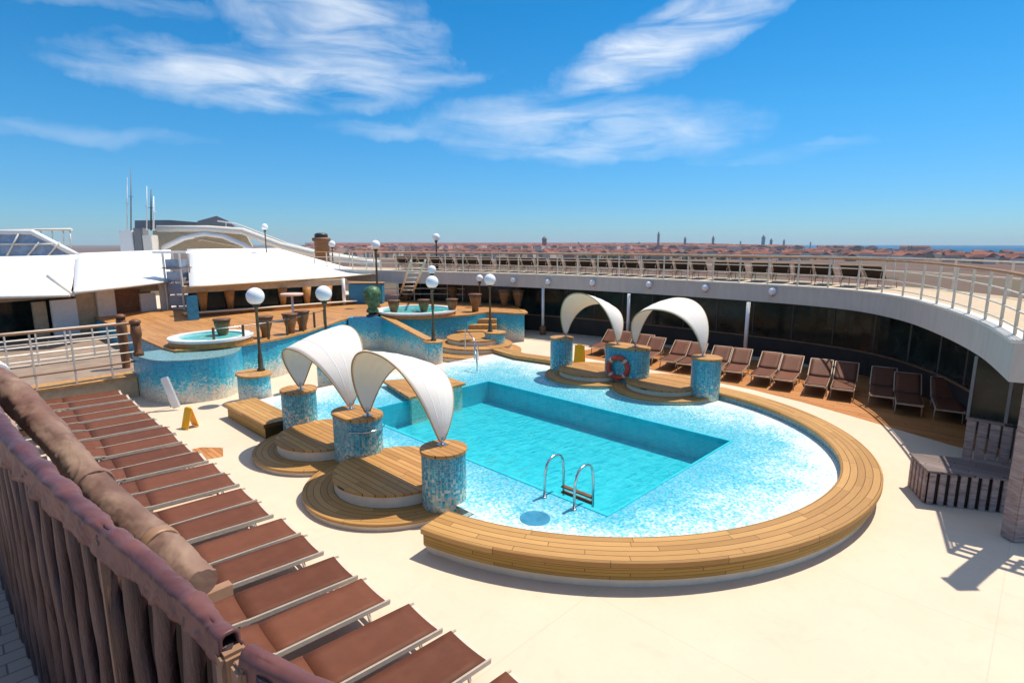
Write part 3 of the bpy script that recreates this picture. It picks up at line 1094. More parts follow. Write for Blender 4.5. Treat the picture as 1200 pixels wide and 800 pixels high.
Q1 = at(297, 436.5, 0.92)
Q2 = at(508, 399, 0.92)
Q3 = at(580, 388.5, 0.92)
Q4 = at(384, 423, 0.92)
pedestal(Q1, 0.42, 0.55, 0.92, 'mosaic pedestal with teak cap beside the yellow caution sign and low teak coping')
pedestal(Q2, 0.36, 0.36, 0.92, 'mosaic pedestal at the foot of the sloping wing wall')
pedestal(Q3, 0.45, 0.45, 0.92, 'mosaic pedestal on the landing side of the curved steps')
Q1l = at(306, 434, 0.92)
globe_lamp((Q1l.x, Q1l.y, 0.92), 3.22, 0.265, 'globe lamp on the mosaic pedestal nearest the yellow caution sign')
globe_lamp((Q2.x, Q2.y, 0.92), 3.28, 0.255, 'globe lamp on the pedestal at the foot of the wing wall')
globe_lamp((Q3.x - .15, Q3.y + .15, 0.92), 3.22, 0.26, 'globe lamp on the pedestal across the curved steps from the wing wall')
pedestal(Q4, 0.36, 0.36, 0.92, 'mosaic pedestal mostly hidden behind a near white sunshade')
globe_lamp((Q4.x, Q4.y, 0.92), 3.18, 0.26, 'globe lamp rising behind the sunshade nearest the straight coping')
g = deep(440, 287, 29.6)
globe_lamp((g.x, g.y, ZP), g.z, 0.25, 'tall globe lamp behind the green bust and blue screen', 0.055)
g = deep(511, 278, 34)
globe_lamp((g.x, g.y, 3.2), g.z, 0.23, 'globe lamp rising above the far balcony rail against the sky')
g = deep(310, 266, 38)
globe_lamp((g.x, g.y, 0), g.z, 0.22, 'small globe lamp standing above the white tent roof')
g = deep(389, 286, 40)
globe_lamp((g.x, g.y, 0), g.z, 0.24, 'small globe lamp beside the dark vent stack')
g = deep(506, 316, 27)
globe_lamp((g.x, g.y, ZP), g.z, 0.21, 'globe lamp half hidden behind the lamp at the wing wall')
g = deep(562, 326, 30)
globe_lamp((g.x, g.y, ZP), g.z, 0.19, 'small globe lamp close behind the lamp across the curved steps')

# left drum wall of the podium and low wall under the fence
dr = thing('drum_wall', 'round blue mosaic wall standing out from the podium by white towel stand', 'wall', (5, 18, 0))
dpath = spline([Vector(p) for p in ((4.05, 20.1), (4.3, 19.0), (5.0, 18.4), (5.8, 18.3), (6.5, 18.8), (6.9, 19.5))], 5)
m = MB()
m.prism([tuple(p) for p in dpath] + [(6.9, 20.9), (4.05, 20.9)], 0.003, 1.30)
m.build('wall', 'mosaic_podium', dr)
m = MB()
m.prism([tuple(p) for p in dpath] + [(6.9, 20.9), (4.05, 20.9)], 1.302, 1.34)
m.build('capping', 'mosaic_inner', dr)

low = thing('planter_wall', 'low tan wall under the railing beyond the row of brown loungers', 'wall', (2, 20.6, 0))
m = MB()
m.prism([(-3.0, 20.5), (4.03, 20.5), (4.03, 21.3), (-3.0, 21.3)], 0.004, 0.62)
m.build('body', 'wall_tan', low)
m = MB()
m.prism([(-3.0, 20.42), (4.04, 20.42), (4.04, 21.3), (-3.0, 21.3)], 0.622, 0.68)
m.build('capping', 'teak_plain', low)
m = MB()
m.prism([(-6.0, 21.302), (4.88, 21.302), (4.88, 33), (-6.0, 33)], 0.005, 0.66)
struct(m.build('terrace_floor', 'deck_worn'))

# ------------------------------------------------------------------ curved steps
stp = thing('curved_steps', 'half round teak steps with cream risers leading up to the podium', 'steps', (15.4, 17.8, 0))
sc_ = at(556, 414, 0.0)
for i, (r, z) in enumerate(((2.05, 0.2), (1.65, 0.42), (1.25, 0.64))):
    for nm, mt, za, zb_ in (('riser', 'step_cream', (0.002 if i == 0 else z - 0.218), z - 0.05), ('tread', 'teak_step', z - 0.049, z)):
        rr = r + (0.03 if nm == 'tread' else 0)
        m = MB()
        m.lathe([(rr, za), (rr, zb_)], (sc_.x + 0.25 * i, sc_.y + 0.25 * i, 0), 56, smooth=False)
        m.build(nm, mt, stp)
m = MB()
u0 = at(535, 402, 0.64)
for k in range(4):
    o = 0.36 * k + 1.6
    m.box((sc_.x + o, sc_.y + o, 0.32 + 0.11 * k + .05), (0.5, 1.9, 0.64 + 0.2 * k), rot=R(45))
m.build('upper_flight', 'teak_plain', stp)
hand = thing('stair_handrail', 'pair of thin steel handrails on the curved steps', 'handrail', (sc_.x, sc_.y, 0))
for (ax, ay, bx, by) in ((545, 384, 560, 404), (556, 402, 559, 425), (430, 372, 505, 392)):
    if ax == 430:
        continue
    p0, p1 = at(ax, ay, 1.5 if ay < 390 else 1.2), at(bx, by, 0.9 if ay < 390 else 0.6)
    MB().tube([(p0.x, p0.y, 0.6), p0, p1, (p1.x, p1.y, 0.3)], 0.025, 6).build('rail', 'steel', hand)

# ------------------------------------------------------------------ whirlpools, urns, bust and furniture on the podium
for (px, py, rx, lb_) in ((248, 394, 1.3, 'round whirlpool with teak rim on the podium beside the tent roof'), (488, 363, 1.9, 'round whirlpool with teak rim behind the curved steps')):
    p = at(px, py, 1.62)
    t = thing('whirlpool', lb_, 'whirlpool', (p.x, p.y, ZP), 0, 'whirlpools on the podium')
    m = MB()
    m.lathe([(rx, ZP + .002), (rx, 1.58)], (p.x, p.y, 0), 48, smooth=False)
    m.build('side', 'bar_wood', t)
    cir = [(p.x + rx * math.cos(k * math.pi / 24), p.y + rx * math.sin(k * math.pi / 24)) for k in range(48)]
    m = MB()
    m.sweep(cir, [(0.03, 1.581), (0.03, 1.66), (-0.3, 1.66), (-0.3, 1.581)], closed=True)
    m.build('rim', 'tub_white', t)
    m = MB()
    m.lathe([(rx - 0.3, 1.6), (rx - 0.3, 1.605)], (p.x, p.y, 0), 48, smooth=False)
    m.build('water', 'tub_water', t)

UR = [(262, 399, 'urn standing in front of the whirlpool by the tent roof'), (312, 395, 'urn on the podium edge behind the nearest pedestal lamp'),
      (341, 391, 'urn between two lamps on the podium edge'), (355, 387, 'small urn beside the little round table on the podium'),
      (462, 371, 'urn on the podium edge just behind the wing wall'), (497, 370, 'urn in front of the whirlpool behind the curved steps'),
      (530, 369, 'urn at the end of the whirlpool, above the steel handrail'), (557, 365, 'urn between the whirlpool and the paired globe lamps'),
      (476, 352, 'urn against the slanting ladder behind the whirlpool'), (531, 353, 'urn under the balcony behind the whirlpool'),
      (591, 359, 'urn on the podium near its end by the balcony column'), (607, 359, 'urn at the very end of the podium by the dark glazing')]
for px, py, lb_ in UR:
    p = at(px, py, ZP)
    t = thing('wooden_urn', 'tapered brown wooden ' + lb_, 'urn', (p.x, p.y, ZP), 0, 'tapered brown urns on the podium')
    s = 1.0 if p.length < 27 else 1.15
    m = MB()
    m.lathe([(0.12 * s, ZP), (0.15 * s, ZP + 0.03), (0.15 * s, ZP + 0.2 * s), (0.25 * s, ZP + 0.55 * s), (0.27 * s, ZP + 0.72 * s)], (p.x, p.y, 0), 14)
    m.build('body', 'urn_wood', t)
    m = MB()
    m.lathe([(0.275 * s, ZP + 0.721 * s), (0.30 * s, ZP + 0.74 * s), (0.30 * s, ZP + 0.78 * s), (0.2 * s, ZP + 0.79 * s)], (p.x, p.y, 0), 14)
    m.build('rim', 'teak_dark', t)

# little round table with a pale top
p = at(344, 375, ZP)
t = thing('round_table', 'little round table with pale top on the podium by the bar', 'table', (p.x, p.y, ZP))
m = MB(); m.lathe([(0.30, ZP + 0.001), (0.28, ZP + .03), (0.05, ZP + 0.06), (0.05, ZP + 1.1)], (p.x, p.y, 0), 14); m.build('leg', 'paint_offwhite', t)
m = MB(); m.lathe([(0.45, ZP + 1.101), (0.5, ZP + 1.13), (0.48, ZP + 1.2)], (p.x, p.y, 0), 20); m.build('tabletop', 'lifebuoy_band', t)

# green bust
p = at(437, 372, ZP)
bust = thing('bust_statue', 'green bronze bust of a head on a dark base by the wing wall', 'statue', (p.x, p.y, ZP))
hd = -FH
m = MB()
prof = [(0.24, 0.25), (0.26, 0.33), (0.20, 0.42), (0.17, 0.50), (0.20, 0.58), (0.27, 0.68), (0.32, 0.82), (0.335, 0.95), (0.33, 1.08), (0.29, 1.2), (0.2, 1.29), (0.06, 1.33)]
m.lathe([(r * 1.12, z + ZP) for r, z in prof], (p.x, p.y, 0), 20)
sd = Vector((hd.y, -hd.x, 0))
for v in m.bm.verts:
    z = v.co.z - ZP
    d = Vector((v.co.x - p.x, v.co.y - p.y, 0))
    if d.length < 1e-4:
        continue
    f = d.normalized().dot(hd)
    s_ = d.normalized().dot(sd)
    if z > 0.55:
        if f > 0.9:
            v.co += hd * (0.10 if 0.75 < z < 0.95 else 0.03)       # nose
        if 0.93 < z < 1.0 and 0.5 < f < 0.95:
            v.co -= hd * 0.06                                       # eye sockets
        if z < 0.7 and f > 0.6:
            v.co += hd * 0.05                                       # chin
        if f < -0.2:
            v.co -= hd * 0.06
m.build('head', 'bronze_green', bust)
m = MB()
m.lathe([(0.30, ZP + .001), (0.30, ZP + 0.12), (0.2, ZP + 0.16), (0.18, ZP + 0.249)], (p.x, p.y, 0), 18)
m.build('base', 'dark_metal', bust)
for s_ in (-1, 1):
    m = MB()
    c_ = p + sd * (0.37 * s_) + Vector((0, 0, 0.9))
    m.box(c_, (0.06, 0.12, 0.2), rot=math.atan2(sd.y, sd.x), bevel=0.02)
    m.build('ear', 'bronze_green', bust)

m = MB()
m.lathe([(0.40, ZP + 1.05), (0.43, ZP + 1.12), (0.40, ZP + 1.2), (0.36, ZP + 1.3), (0.25, ZP + 1.42), (0.05, ZP + 1.47)], (p.x + FH.x * .05, p.y + FH.y * .05, 0), 18)
m.build('headdress', 'bronze_green', bust)
m = MB()
c_ = p + hd * 0.40 + Vector((0, 0, 0.80))
m.box(c_, (0.05, 0.20, 0.06), rot=math.atan2(hd.y, hd.x), bevel=0.015)
m.build('mouth', 'wall_brown', bust)
for s_ in (-1, 1):
    m = MB()
    c_ = p + hd * 0.33 + sd * (0.13 * s_) + Vector((0, 0, 0.99))
    m.box(c_, (0.05, 0.11, 0.05), rot=math.atan2(hd.y, hd.x), bevel=0.015)
    m.build('eye', 'dark_metal', bust)

# blue screen behind the bust
p = deep(430, 346, 32)
sc = thing('blue_screen', 'blue mosaic block behind the green bust, under a tall lamp', 'screen', (p.x, p.y, ZP))
m = MB()
m.box((p.x, p.y, (ZP + 2.55) / 2 + .001), (1.9, 0.7, 2.55 - ZP), rot=-YAW, bevel=0.04)
m.build('body', 'panel_blue', sc)
m = MB()
m.box((p.x, p.y, 2.575), (2.0, 0.8, 0.045), rot=-YAW)
m.build('capping', 'teak_plain', sc)

# ------------------------------------------------------------------ balcony ring
bal_pts = [(17.3, 35), (18.6, 30), (19.9, 26), (21.5, 21.5), (22.5, 17.5), (22.95, 13.5), (23.05, 10), (22.9, 7), (22.2, 4.9), (20.4, 3.25), (17.9, 2.0), (15.1, 0.98), (12.5, 0.36)]
bal = spline([Vector(p) for p in bal_pts], 8)
balcony = thing('balcony', 'grey curved balcony running round above the loungers and dark glazing', 'balcony', (23, 10, 2.5))
# path runs away->near; right of travel = towards pool? make outward = away from the pool
ZT, ZB = 3.2, 2.48
m = MB()
m.sweep(bal, [(0.0, ZB), (0.0, ZT - 0.06), (-0.25, ZT - 0.06), (-0.25, ZB)])
m.build('fascia', 'fascia_grey', balcony)
m = MB()
m.sweep(bal, [(0.05, ZT - 0.058), (0.05, ZT), (-0.3, ZT), (-0.3, ZT - 0.058)])
m.build('kerb', 'paint_offwhite', balcony)


def offset(path, o):
    out = []
    for i, p in enumerate(path):
        a = path[max(i - 1, 0)]
        b = path[min(i + 1, len(path) - 1)]
        t = (b - a).normalized()
        out.append(Vector((p.x + t.y * o, p.y - t.x * o)))
    return out


sgn = 1 if offset(bal, 1.0)[40].x < bal[40].x else -1   # +1: right of travel faces the pool
inn = offset(bal, -0.301 * 1)
W_ = 3.3
outp = offset(bal, -W_)
m = MB()
rows = [[Vector((a.x, a.y, ZT - 0.02)), Vector((b.x, b.y, ZT - 0.02))] for a, b in zip(inn, outp)]
m.grid(rows, smooth=False)
rows = [[Vector((a.x, a.y, ZB + 0.05)), Vector((b.x, b.y, ZB + 0.05))] for a, b in zip(inn, outp)]
m.grid(rows, smooth=False)
m.build('floor', 'wall_tan', balcony)

rail = thing('balcony_railing', 'long cream railing along the curved balcony edge', 'railing', (23, 10, 3.2))
rp = offset(bal, -0.12)
posts = resample(rp, 1.15)
for q in posts:
    m = MB()
    m.box((q.x, q.y, ZT + 0.53), (0.055, 0.055, 1.06), bevel=0.008)
    m.build('post', 'rail_cream', rail)
for z, r, mt in ((1.05, 0.034, 'rail_wood'), (0.72, 0.018, 'rail_cream'), (0.42, 0.018, 'rail_cream'), (0.14, 0.018, 'rail_cream')):
    MB().tube([(q.x, q.y, ZT + z) for q in rp], r, 6).build('rail', mt, rail)
ex, ey = bal[-1].x + 0.06, bal[-1].y
for k in range(9):
    m = MB()
    m.box((ex, ey - 0.12 - 0.36 * k, ZT + 0.53), (0.06, 0.07, 1.06), bevel=0.008)
    m.build('end_post', 'rail_cream', rail)
for z in (1.05, 0.62, 0.3):
    MB().tube([(ex, ey - .1, ZT + z), (ex, ey - 3.1, ZT + z)], 0.05, 6).build('end_rail', 'rail_wood', rail)
# outer parapet of the balcony
op = offset(bal, -W_ + 0.1)
par = thing('outer_parapet', 'cream railing on the far outboard side of the balcony loungers', 'railing', (27, 10, 3.2))
for q in resample(op, 2.3)[:-3]:
    m = MB()
    m.box((q.x, q.y, ZT + 0.52), (0.06, 0.06, 1.04))
    m.build('post', 'rail_cream', par)
for z in (1.04, 0.55):
    MB().tube([(q.x, q.y, ZT + z) for q in op[:-20]], 0.03, 6).build('rail', 'rail_cream', par)

# columns below the balcony
for k, (px, py, lb_) in enumerate(((636, 392, 'thin white column under the balcony near the podium end'), (735, 405, 'thin white column under the balcony behind the lifebuoy pillar'), (872, 425, 'thin white column under the balcony among the brown loungers'))):
    p = at(px, py, 0)
    t = thing('balcony_column', lb_, 'column', (p.x, p.y, 0), 0, 'thin white columns under the balcony')
    m = MB(); m.lathe([(0.075, 0.5), (0.075, 2.475)], (p.x, p.y, 0), 14); m.build('shaft', 'paint_white', t)
    m = MB(); m.lathe([(0.17, 0.005), (0.17, 0.42), (0.12, 0.49)], (p.x, p.y, 0), 14); m.build('base', 'wall_brown', t)

# small globes on the fascia
FG = [(602, 328, 'small round white lamp on the fascia nearest the podium'), (645, 330, 'small round white lamp on the fascia above the podium end column'), (697, 331, 'small round white lamp on the fascia over the cream-bellied sunshade'),
      (756, 333, 'small round white lamp on the fascia between the two far sunshades'), (825, 337, 'small round white lamp on the fascia right above the far white sunshade'), (907, 341, 'small round white lamp on the fascia with a thin rod below, nearest the right bend')]
for px, py, lb_ in FG:
    # find fascia point under this pixel
    d = ray(px, py)
    best = None
    for q in bal:
        tt = (q.x * FH.x + q.y * FH.y) / (d.x * FH.x + d.y * FH.y)
        pt = EYE + d * tt
        e = (Vector((pt.x, pt.y)) - q).length
        if best is None or e < best[0]:
            best = (e, q, pt.z)
    q, z = best[1], best[2]
    n_ = Vector((-FH.x, -FH.y)) * 0.12
    t = thing('fascia_lamp', lb_, 'lamp', (q.x, q.y, z), 0, 'small globe lamps on the balcony fascia')
    m = MB()
    m.lathe([(0.003 if i in (0, 12) else 0.15 * math.sin(math.pi * i / 12), z - 0.15 * math.cos(math.pi * i / 12)) for i in range(13)], (q.x + n_.x, q.y + n_.y, 0), 18)
    m.build('globe', 'globe_white', t)
    m = MB()
    m.lathe([(0.09, z - 0.19), (0.09, z - 0.12)], (q.x + n_.x * 0.8, q.y + n_.y * 0.8, 0), 12)
    m.build('bracket', 'steel', t)

# dark glazed wall below the balcony
gw = thing('glazed_wall', 'dark glazed wall with thin mullions behind the brown loungers', 'wall', (24, 10, 0))
gp = offset(bal, -1.15)
seg = gp[4 * 8 - 10: 10 * 8 + 10]
m = MB()
m.sweep(gp[10:92], [(0.0, 0.9), (0.0, 2.46), (-0.06, 2.46), (-0.06, 0.9)])
m.build('glazing', 'dark_glass', gw)
m = MB()
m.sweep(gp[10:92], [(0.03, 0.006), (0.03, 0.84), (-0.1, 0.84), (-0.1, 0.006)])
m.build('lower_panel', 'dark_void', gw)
m = MB()
m.sweep(gp[10:92], [(0.07, 0.842), (0.07, 0.898), (-0.1, 0.898), (-0.1, 0.842)])
m.build('sill', 'wall_brown', gw)
for q in resample(gp[10:92], 1.6):
    m = MB()
    m.box((q.x, q.y, 1.68), (0.05, 0.05, 1.55))
    m.build('mullion', 'dark_metal', gw)

# two pale deck chairs' towels reflected? no: a pair of pale window stickers is left out


# ------------------------------------------------------------------ loungers
def make_lounger(angle, frame, loc):
    """lies along +x: foot end at x = 0, head at x = 1.85"""
    t = thing('sun_lounger', 'x', 'sun lounger', (0, 0, 0))
    hx = 1.12
    L = 0.76
    ca, sa = math.cos(angle), math.sin(angle)
    H0 = 0.34
    w = 0.31
    RO = 0.006 if angle < 0.3 else 0.035

    def bp(s, up=0.0):
        return (hx + s * ca - up * sa, H0 + s * sa + up * ca)
    # slings with a slight sag
    m = MB()
    rows = []
    for i in range(9):
        x = 0.03 + (hx - 0.035) * i / 8
        rows.append([Vector((x, (-w + 2 * w * j / 6) * 1.02, H0 + 0.030 - 0.016 * (1 - (j / 3 - 1) ** 2))) for j in range(7)])
    m.grid(rows)
    s_ = local(m, 'seat', 'sling_brown', t)
    md = s_.modifiers.new('thickness', 'SOLIDIFY'); md.thickness = 0.012
    m = MB()
    rows = []
    for i in range(7):
        s = 0.0 + (L - 0.02) * i / 6
        x, z = bp(s, 0.030)
        rows.append([Vector((x + sa * 0.012 * (1 - (j / 3 - 1) ** 2), (-w + 2 * w * j / 6) * 1.02, z - ca * 0.012 * (1 - (j / 3 - 1) ** 2))) for j in range(7)])
    m.grid(rows)
    b_ = local(m, 'backrest', 'sling_brown', t)
    md = b_.modifiers.new('thickness', 'SOLIDIFY'); md.thickness = 0.012
    # frames
    m = MB()
    for s in (-1, 1):
        m.box((hx / 2 + 0.02, s * (w + 0.006), H0 - 0.012), (hx + 0.1, 0.03, 0.066), bevel=0.008)
    m.box((0.0, 0, H0 - 0.02), (0.04, 2 * w, 0.035))
    m.box((hx, 0, H0 - 0.07), (0.04, 2 * w, 0.03))
    local(m, 'seat_frame', frame, t)
    m = MB()
    x0, z0 = bp(0.02)
    x1, z1 = bp(L)
    mat = Matrix.Rotation(-angle, 3, 'Y')
    cx, cz = bp(L / 2 + 0.01)
    for s in (-1, 1):
        m.box((cx, s * (w + RO), cz), (L, 0.03, 0.05), tilt=mat, bevel=0.007)
    m.box((x1, 0, z1), (0.04, 2 * w + 0.07, 0.042), tilt=mat, bevel=0.007)
    f2 = local(m, 'back_frame', frame, b_)
    for (x, s) in ((0.22, -1), (0.22, 1), (1.22, -1), (1.22, 1)):
        m = MB()
        m.tube([(x, s * (w + 0.0), H0 - 0.02), (x + (0.05 if x > 1 else -0.05), s * (w + 0.01), 0.0)], 0.018, 8)
        local(m, 'leg', frame, t)
    if angle > 0.3:
        xm, zm = bp(L * 0.6)
        for s in (-1, 1):
            m = MB()
            m.tube([(xm, s * (w - 0.03), zm - 0.01), (xm + 0.16, s * (w - 0.03), H0 - 0.12), (hx, s * (w - 0.03), H0 - 0.08)], 0.011, 6)
            local(m, 'backrest_support', frame, t)
    return t


# long row nearest the camera: paired, lying flat
tips = [2.55 + 0.82 * i - (0.07 if i % 2 else 0) for i in range(22)]
pf = make_lounger(R(2), 'frame_cream', (0, 0, 0))
protoL = {2: pf, 12: make_lounger(R(10), 'frame_cream', (0, 0, 0))}
for o in protoL.values():
    o.scale = (1.22, 0.98, 1.12)
for pr in protoL.values():
    PROTO_KIDS.clear()
first = {2: True, 12: True}
random.seed(5)
for i, y in enumerate(tips):
    k = 12 if i in (4, 9, 14, 17) else 2
    fx = 3.62 if y < 5 else 3.42
    loc = (fx + random.uniform(-.04, .04) - 0.0, y, 0)
    rz = math.pi + R(random.uniform(-1.5, 1.5) - 4)
    lab = 'flat brown sling lounger, %s from the near end of the row beside the rolled awning' % WORDS[i]
    if first[k]:
        o = protoL[k]; first[k] = False
        o.location = loc; o.rotation_euler = (0, 0, rz); o['label'] = lab
    else:
        o = copy_thing(protoL[k], loc, rz, lab)
    o['group'] = 'flat brown loungers in the row beside the rolled awning'

# row across the pool: backrests raised
PR = [1.2, 1.95, 2.85, 3.6, 4.65, 5.4, 6.4, 7.15, 8.1, 8.85, 9.9, 10.65, 11.7, 12.45, 13.5, 14.25]
protoR = make_lounger(R(36), 'frame_tan', (0, 0, 0))
protoR.scale = (1.15, 0.98, 1.08)
PROTO_KIDS.clear()
for i, y in enumerate(PR):
    fx = 19.0 if y > 3 else 18.6
    fx += max(0, y - 7) * 0.03
    if y > 12:
        fx += 0.3
    loc = (fx + random.uniform(-.06, .06), y - 0.35, 0.004)
    rz = R(11 + random.uniform(-2, 2))
    lab = 'brown lounger with raised back on teak across the pool, %s from the slatted screen' % WORDS[i]
    if i == 0:
        o = protoR; o.location = loc; o.rotation_euler = (0, 0, rz); o['label'] = lab
    else:
        o = copy_thing(protoR, loc, rz, lab)
    o['group'] = 'brown loungers with raised backs under the balcony'

# loungers up on the balcony, heads towards the pool
protoU = make_lounger(R(40), 'frame_tan', (0, 0, 0))
for o in kids(protoU):
    if o.name.split('.')[0] in ('seat', 'backrest'):
        o.data.materials[0] = MATS['sling_shaded']
PROTO_KIDS.clear()
up = resample(offset(bal, -0.95), 0.86)
cnt = 0
sel = [(i, q) for i, q in enumerate(up) if 4.6 < q.y < 29.5]
sel.reverse()
for i, q in sel[:30]:
    b = up[min(i + 1, len(up) - 1)]
    a = up[max(i - 1, 0)]
    tdir = (b - a).normalized()
    nd = Vector((-tdir.y, tdir.x))          # away from the pool
    if nd.x < 0:
        nd = -nd
    # lounger lies along +x from foot to head; head sits at the rail side
    loc = Vector((q.x, q.y, ZT - 0.02)) + Vector((nd.x, nd.y, 0)) * 1.75
    rz = math.atan2(-nd.y, -nd.x) + R(random.uniform(-3, 3) + 12)
    lab = 'lounger with shade-dark sling behind the balcony railing, %s from the bend' % WORDS[cnt]
    if cnt == 0:
        o = protoU; o.location = loc; o.rotation_euler = (0, 0, rz); o['label'] = lab
    else:
        o = copy_thing(protoU, loc, rz, lab)
    o['group'] = 'loungers on the upper balcony'
    cnt += 1

# ------------------------------------------------------------------ near upper deck, draped railing and rolled awning
m = MB()
m.prism([(-4, -3), (0.34, -3), (0.34, 16), (-4, 16)], 2.9, 3.15)
struct(m.build('upper_deck', 'tile_grey'))

nr = thing('draped_railing', 'mauve cloth draped railing with dark wooden balusters beside the camera', 'railing', (0.15, 3, 3.15))
rpath = spline([Vector(p) for p in ((-0.12, 9.0), (-0.06, 6.5), (0.02, 4.2), (0.09, 2.6), (0.17, 1.65), (0.235, 1.12), (0.255, 0.88))], 40)
rpath2 = spline([Vector(p) for p in ((0.262, 0.83), (0.30, 0.70), (0.36, 0.55), (0.46, 0.36), (0.68, 0.10))], 24)


def drape(path, name, w0, seed):
    """sheet thrown over the rail: hem, side, top, side, hem, with hanging folds"""
    rows = []
    K = 26
    L = 0
    for i, p in enumerate(path):
        a = path[max(i - 1, 0)]
        b = path[min(i + 1, len(path) - 1)]
        L += (p - a).length
        t = (b - a).normalized()
        n_ = Vector((t.y, -t.x))            # towards the camera side
        dist = max(0.5, p.length)
        w = w0 * (0.30 + 0.40 * dist)
        f = 1.0 / (0.35 + 0.35 * dist)      # folds get coarser along the rail
        row = []
        for k in range(K + 1):
            v = k / K * 2 - 1               # -1 outer hem .. +1 camera-side hem
            hang = (0.014 + 0.026 * dist) if v > 0 else (0.014 + 0.018 * dist)
            hem = hang * (1 + 0.35 * noise.noise(Vector((L * 2.4 * f, seed + (4 if v > 0 else 9), 0))))
            av = abs(v)
            if av < 0.42:
                an = av / 0.42 * math.pi / 2
                o = math.sin(an) * w
                z = math.cos(an) * w * 0.75
                drop = 0
            else:
                drop = (av - 0.42) / 0.58
                o = w * (1 + 0.25 * drop)
                z = -drop * hem
            fold = noise.noise(Vector((L * 4.5 * f + v * 2.2, v * 0.9 + seed, 2.0))) * (0.4 + 0.6 * drop)
            fine = abs(noise.noise(Vector((L * 9 * f + v * 4.0, v * 1.6, seed)))) - 0.3
            big = noise.noise(Vector((L * 3.1 * f, seed * 2, v * 0.7)))
            o = o * (1 + 0.5 * fold + 0.25 * fine) + w * 0.35 * big
            o *= (1 if v > 0 else -1)
            z += w * (0.35 * big + 0.22 * fold + 0.12 * fine)
            row.append(Vector((p.x + n_.x * o, p.y + n_.y * o, 4.175 + z)))
        rows.append(row)
    m = MB()
    m.grid(rows)
    m.build(name, 'cover_mauve', nr, solid=0.006)


drape(rpath, 'rail_cover', 0.021, 3.1)
drape(rpath2, 'rail_cover', 0.021, 8.4)
bal_n = resample(rpath + rpath2[2:], 0.135)
for i, q in enumerate(bal_n):
    if q.y < -0.1:
        continue
    j = min(range(len(rpath)), key=lambda z: (rpath[z] - q).length)
    t_ = (rpath[min(j + 1, len(rpath) - 1)] - rpath[max(j - 1, 0)]).normalized()
    n_ = Vector((t_.y, -t_.x))
    rows = []
    wv = random.uniform(0.026, 0.036)
    for s in range(25):
        z = 3.16 + 1.005 * s / 24
        sh = 0.008 * math.sin(s * 0.5 + i) + 0.012 * noise.noise(Vector((i * 3.3, s * 0.35, 0)))
        row = []
        for k in range(10):
            an = 2 * math.pi * k / 10
            rr = 1 + 0.25 * noise.noise(Vector((math.cos(an) + i * 5.1, math.sin(an), s * 0.3)))
            u = math.cos(an) * wv * rr + sh
            v = math.sin(an) * 0.018 * rr
            row.append(Vector((q.x + t_.x * u + n_.x * v, q.y + t_.y * u + n_.y * v, z)))
        rows.append(row)
    m = MB()
    m.grid(rows, closed_u=True)
    m.bm.verts.ensure_lookup_table()
    m.face(m.bm.verts[-10:])
    m.build('baluster', 'slat_mauve', nr)
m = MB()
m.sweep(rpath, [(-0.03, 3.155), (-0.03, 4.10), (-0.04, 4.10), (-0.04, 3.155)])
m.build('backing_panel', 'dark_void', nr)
for pth in (rpath, rpath2):
    MB().tube([(q.x, q.y, 4.15) for q in pth], 0.012, 8).build('handrail', 'rail_wood', nr)
for q in (rpath[-1], rpath2[0], rpath[110], rpath[172]):
    m = MB()
    m.box((q.x, q.y, 3.66), (0.04, 0.04, 1.0), bevel=0.006)
    m.build('post', 'frame_brown', nr)

ra = thing('rolled_awning', 'long rolled beige awning lying along the outside of the draped railing', 'awning', (0.5, 4, 3.3))
tp = [at(-60, 405, 3.55), at(8, 456, 3.55), at(60, 508, 3.52), at(105, 562, 3.48), at(150, 607, 3.45), at(196, 645, 3.42), at(236, 684, 3.40)]
tpath = spline([Vector((p.x, p.y, p.z)) for p in tp], 60)
rows = []
L = 0
for i, p in enumerate(tpath):
    a = tpath[max(i - 1, 0)]
    b = tpath[min(i + 1, len(tpath) - 1)]
    L += (p - a).length
    t = (b - a).normalized()
    x = t.cross(Vector((0, 0, 1))).normalized()
    y = x.cross(t).normalized()
    R0 = 0.062 + 0.0135 * min(6, p.y - 2)
    ridge = 1 + 0.05 * math.sin(L * 2.1) + 0.10 * max(0, noise.noise(Vector((L * 1.5, 3, 1))))
    row = []
    for k in range(26):
        an = 2 * math.pi * k / 26
        nv = noise.fractal(Vector((math.cos(an) * 1.2, math.sin(an) * 1.2, L * 1.6 + math.cos(an) * 0.8)), 1.0, 2.0, 3)
        cr = abs(noise.noise(Vector((L * 6.5 + 0.9 * math.sin(an * 2 + L), math.cos(an) * 0.7, math.sin(an) * 0.7))))
        cr2 = abs(noise.noise(Vector((L * 17 + 1.6 * math.cos(an), math.cos(an) * 1.6, math.sin(an) * 1.6 + 7))))
        patch = max(0.0, noise.noise(Vector((L * 0.8, 11, 0))))
        rr = R0 * ridge * (1 + 0.12 * nv - 0.16 * (1 - min(1, cr * 5)) * (0.3 + patch) - 0.07 * (1 - min(1, cr2 * 4)))
        row.append(p + x * math.cos(an) * rr + y * math.sin(an) * rr)
    rows.append(row)
m = MB()
m.grid(rows, closed_u=True)
m.face([m.bm.verts[0]] * 0) if False else None
m.bm.verts.ensure_lookup_table()
m.face(m.bm.verts[-26:])
m.build('roll', 'awning_cloth', ra)
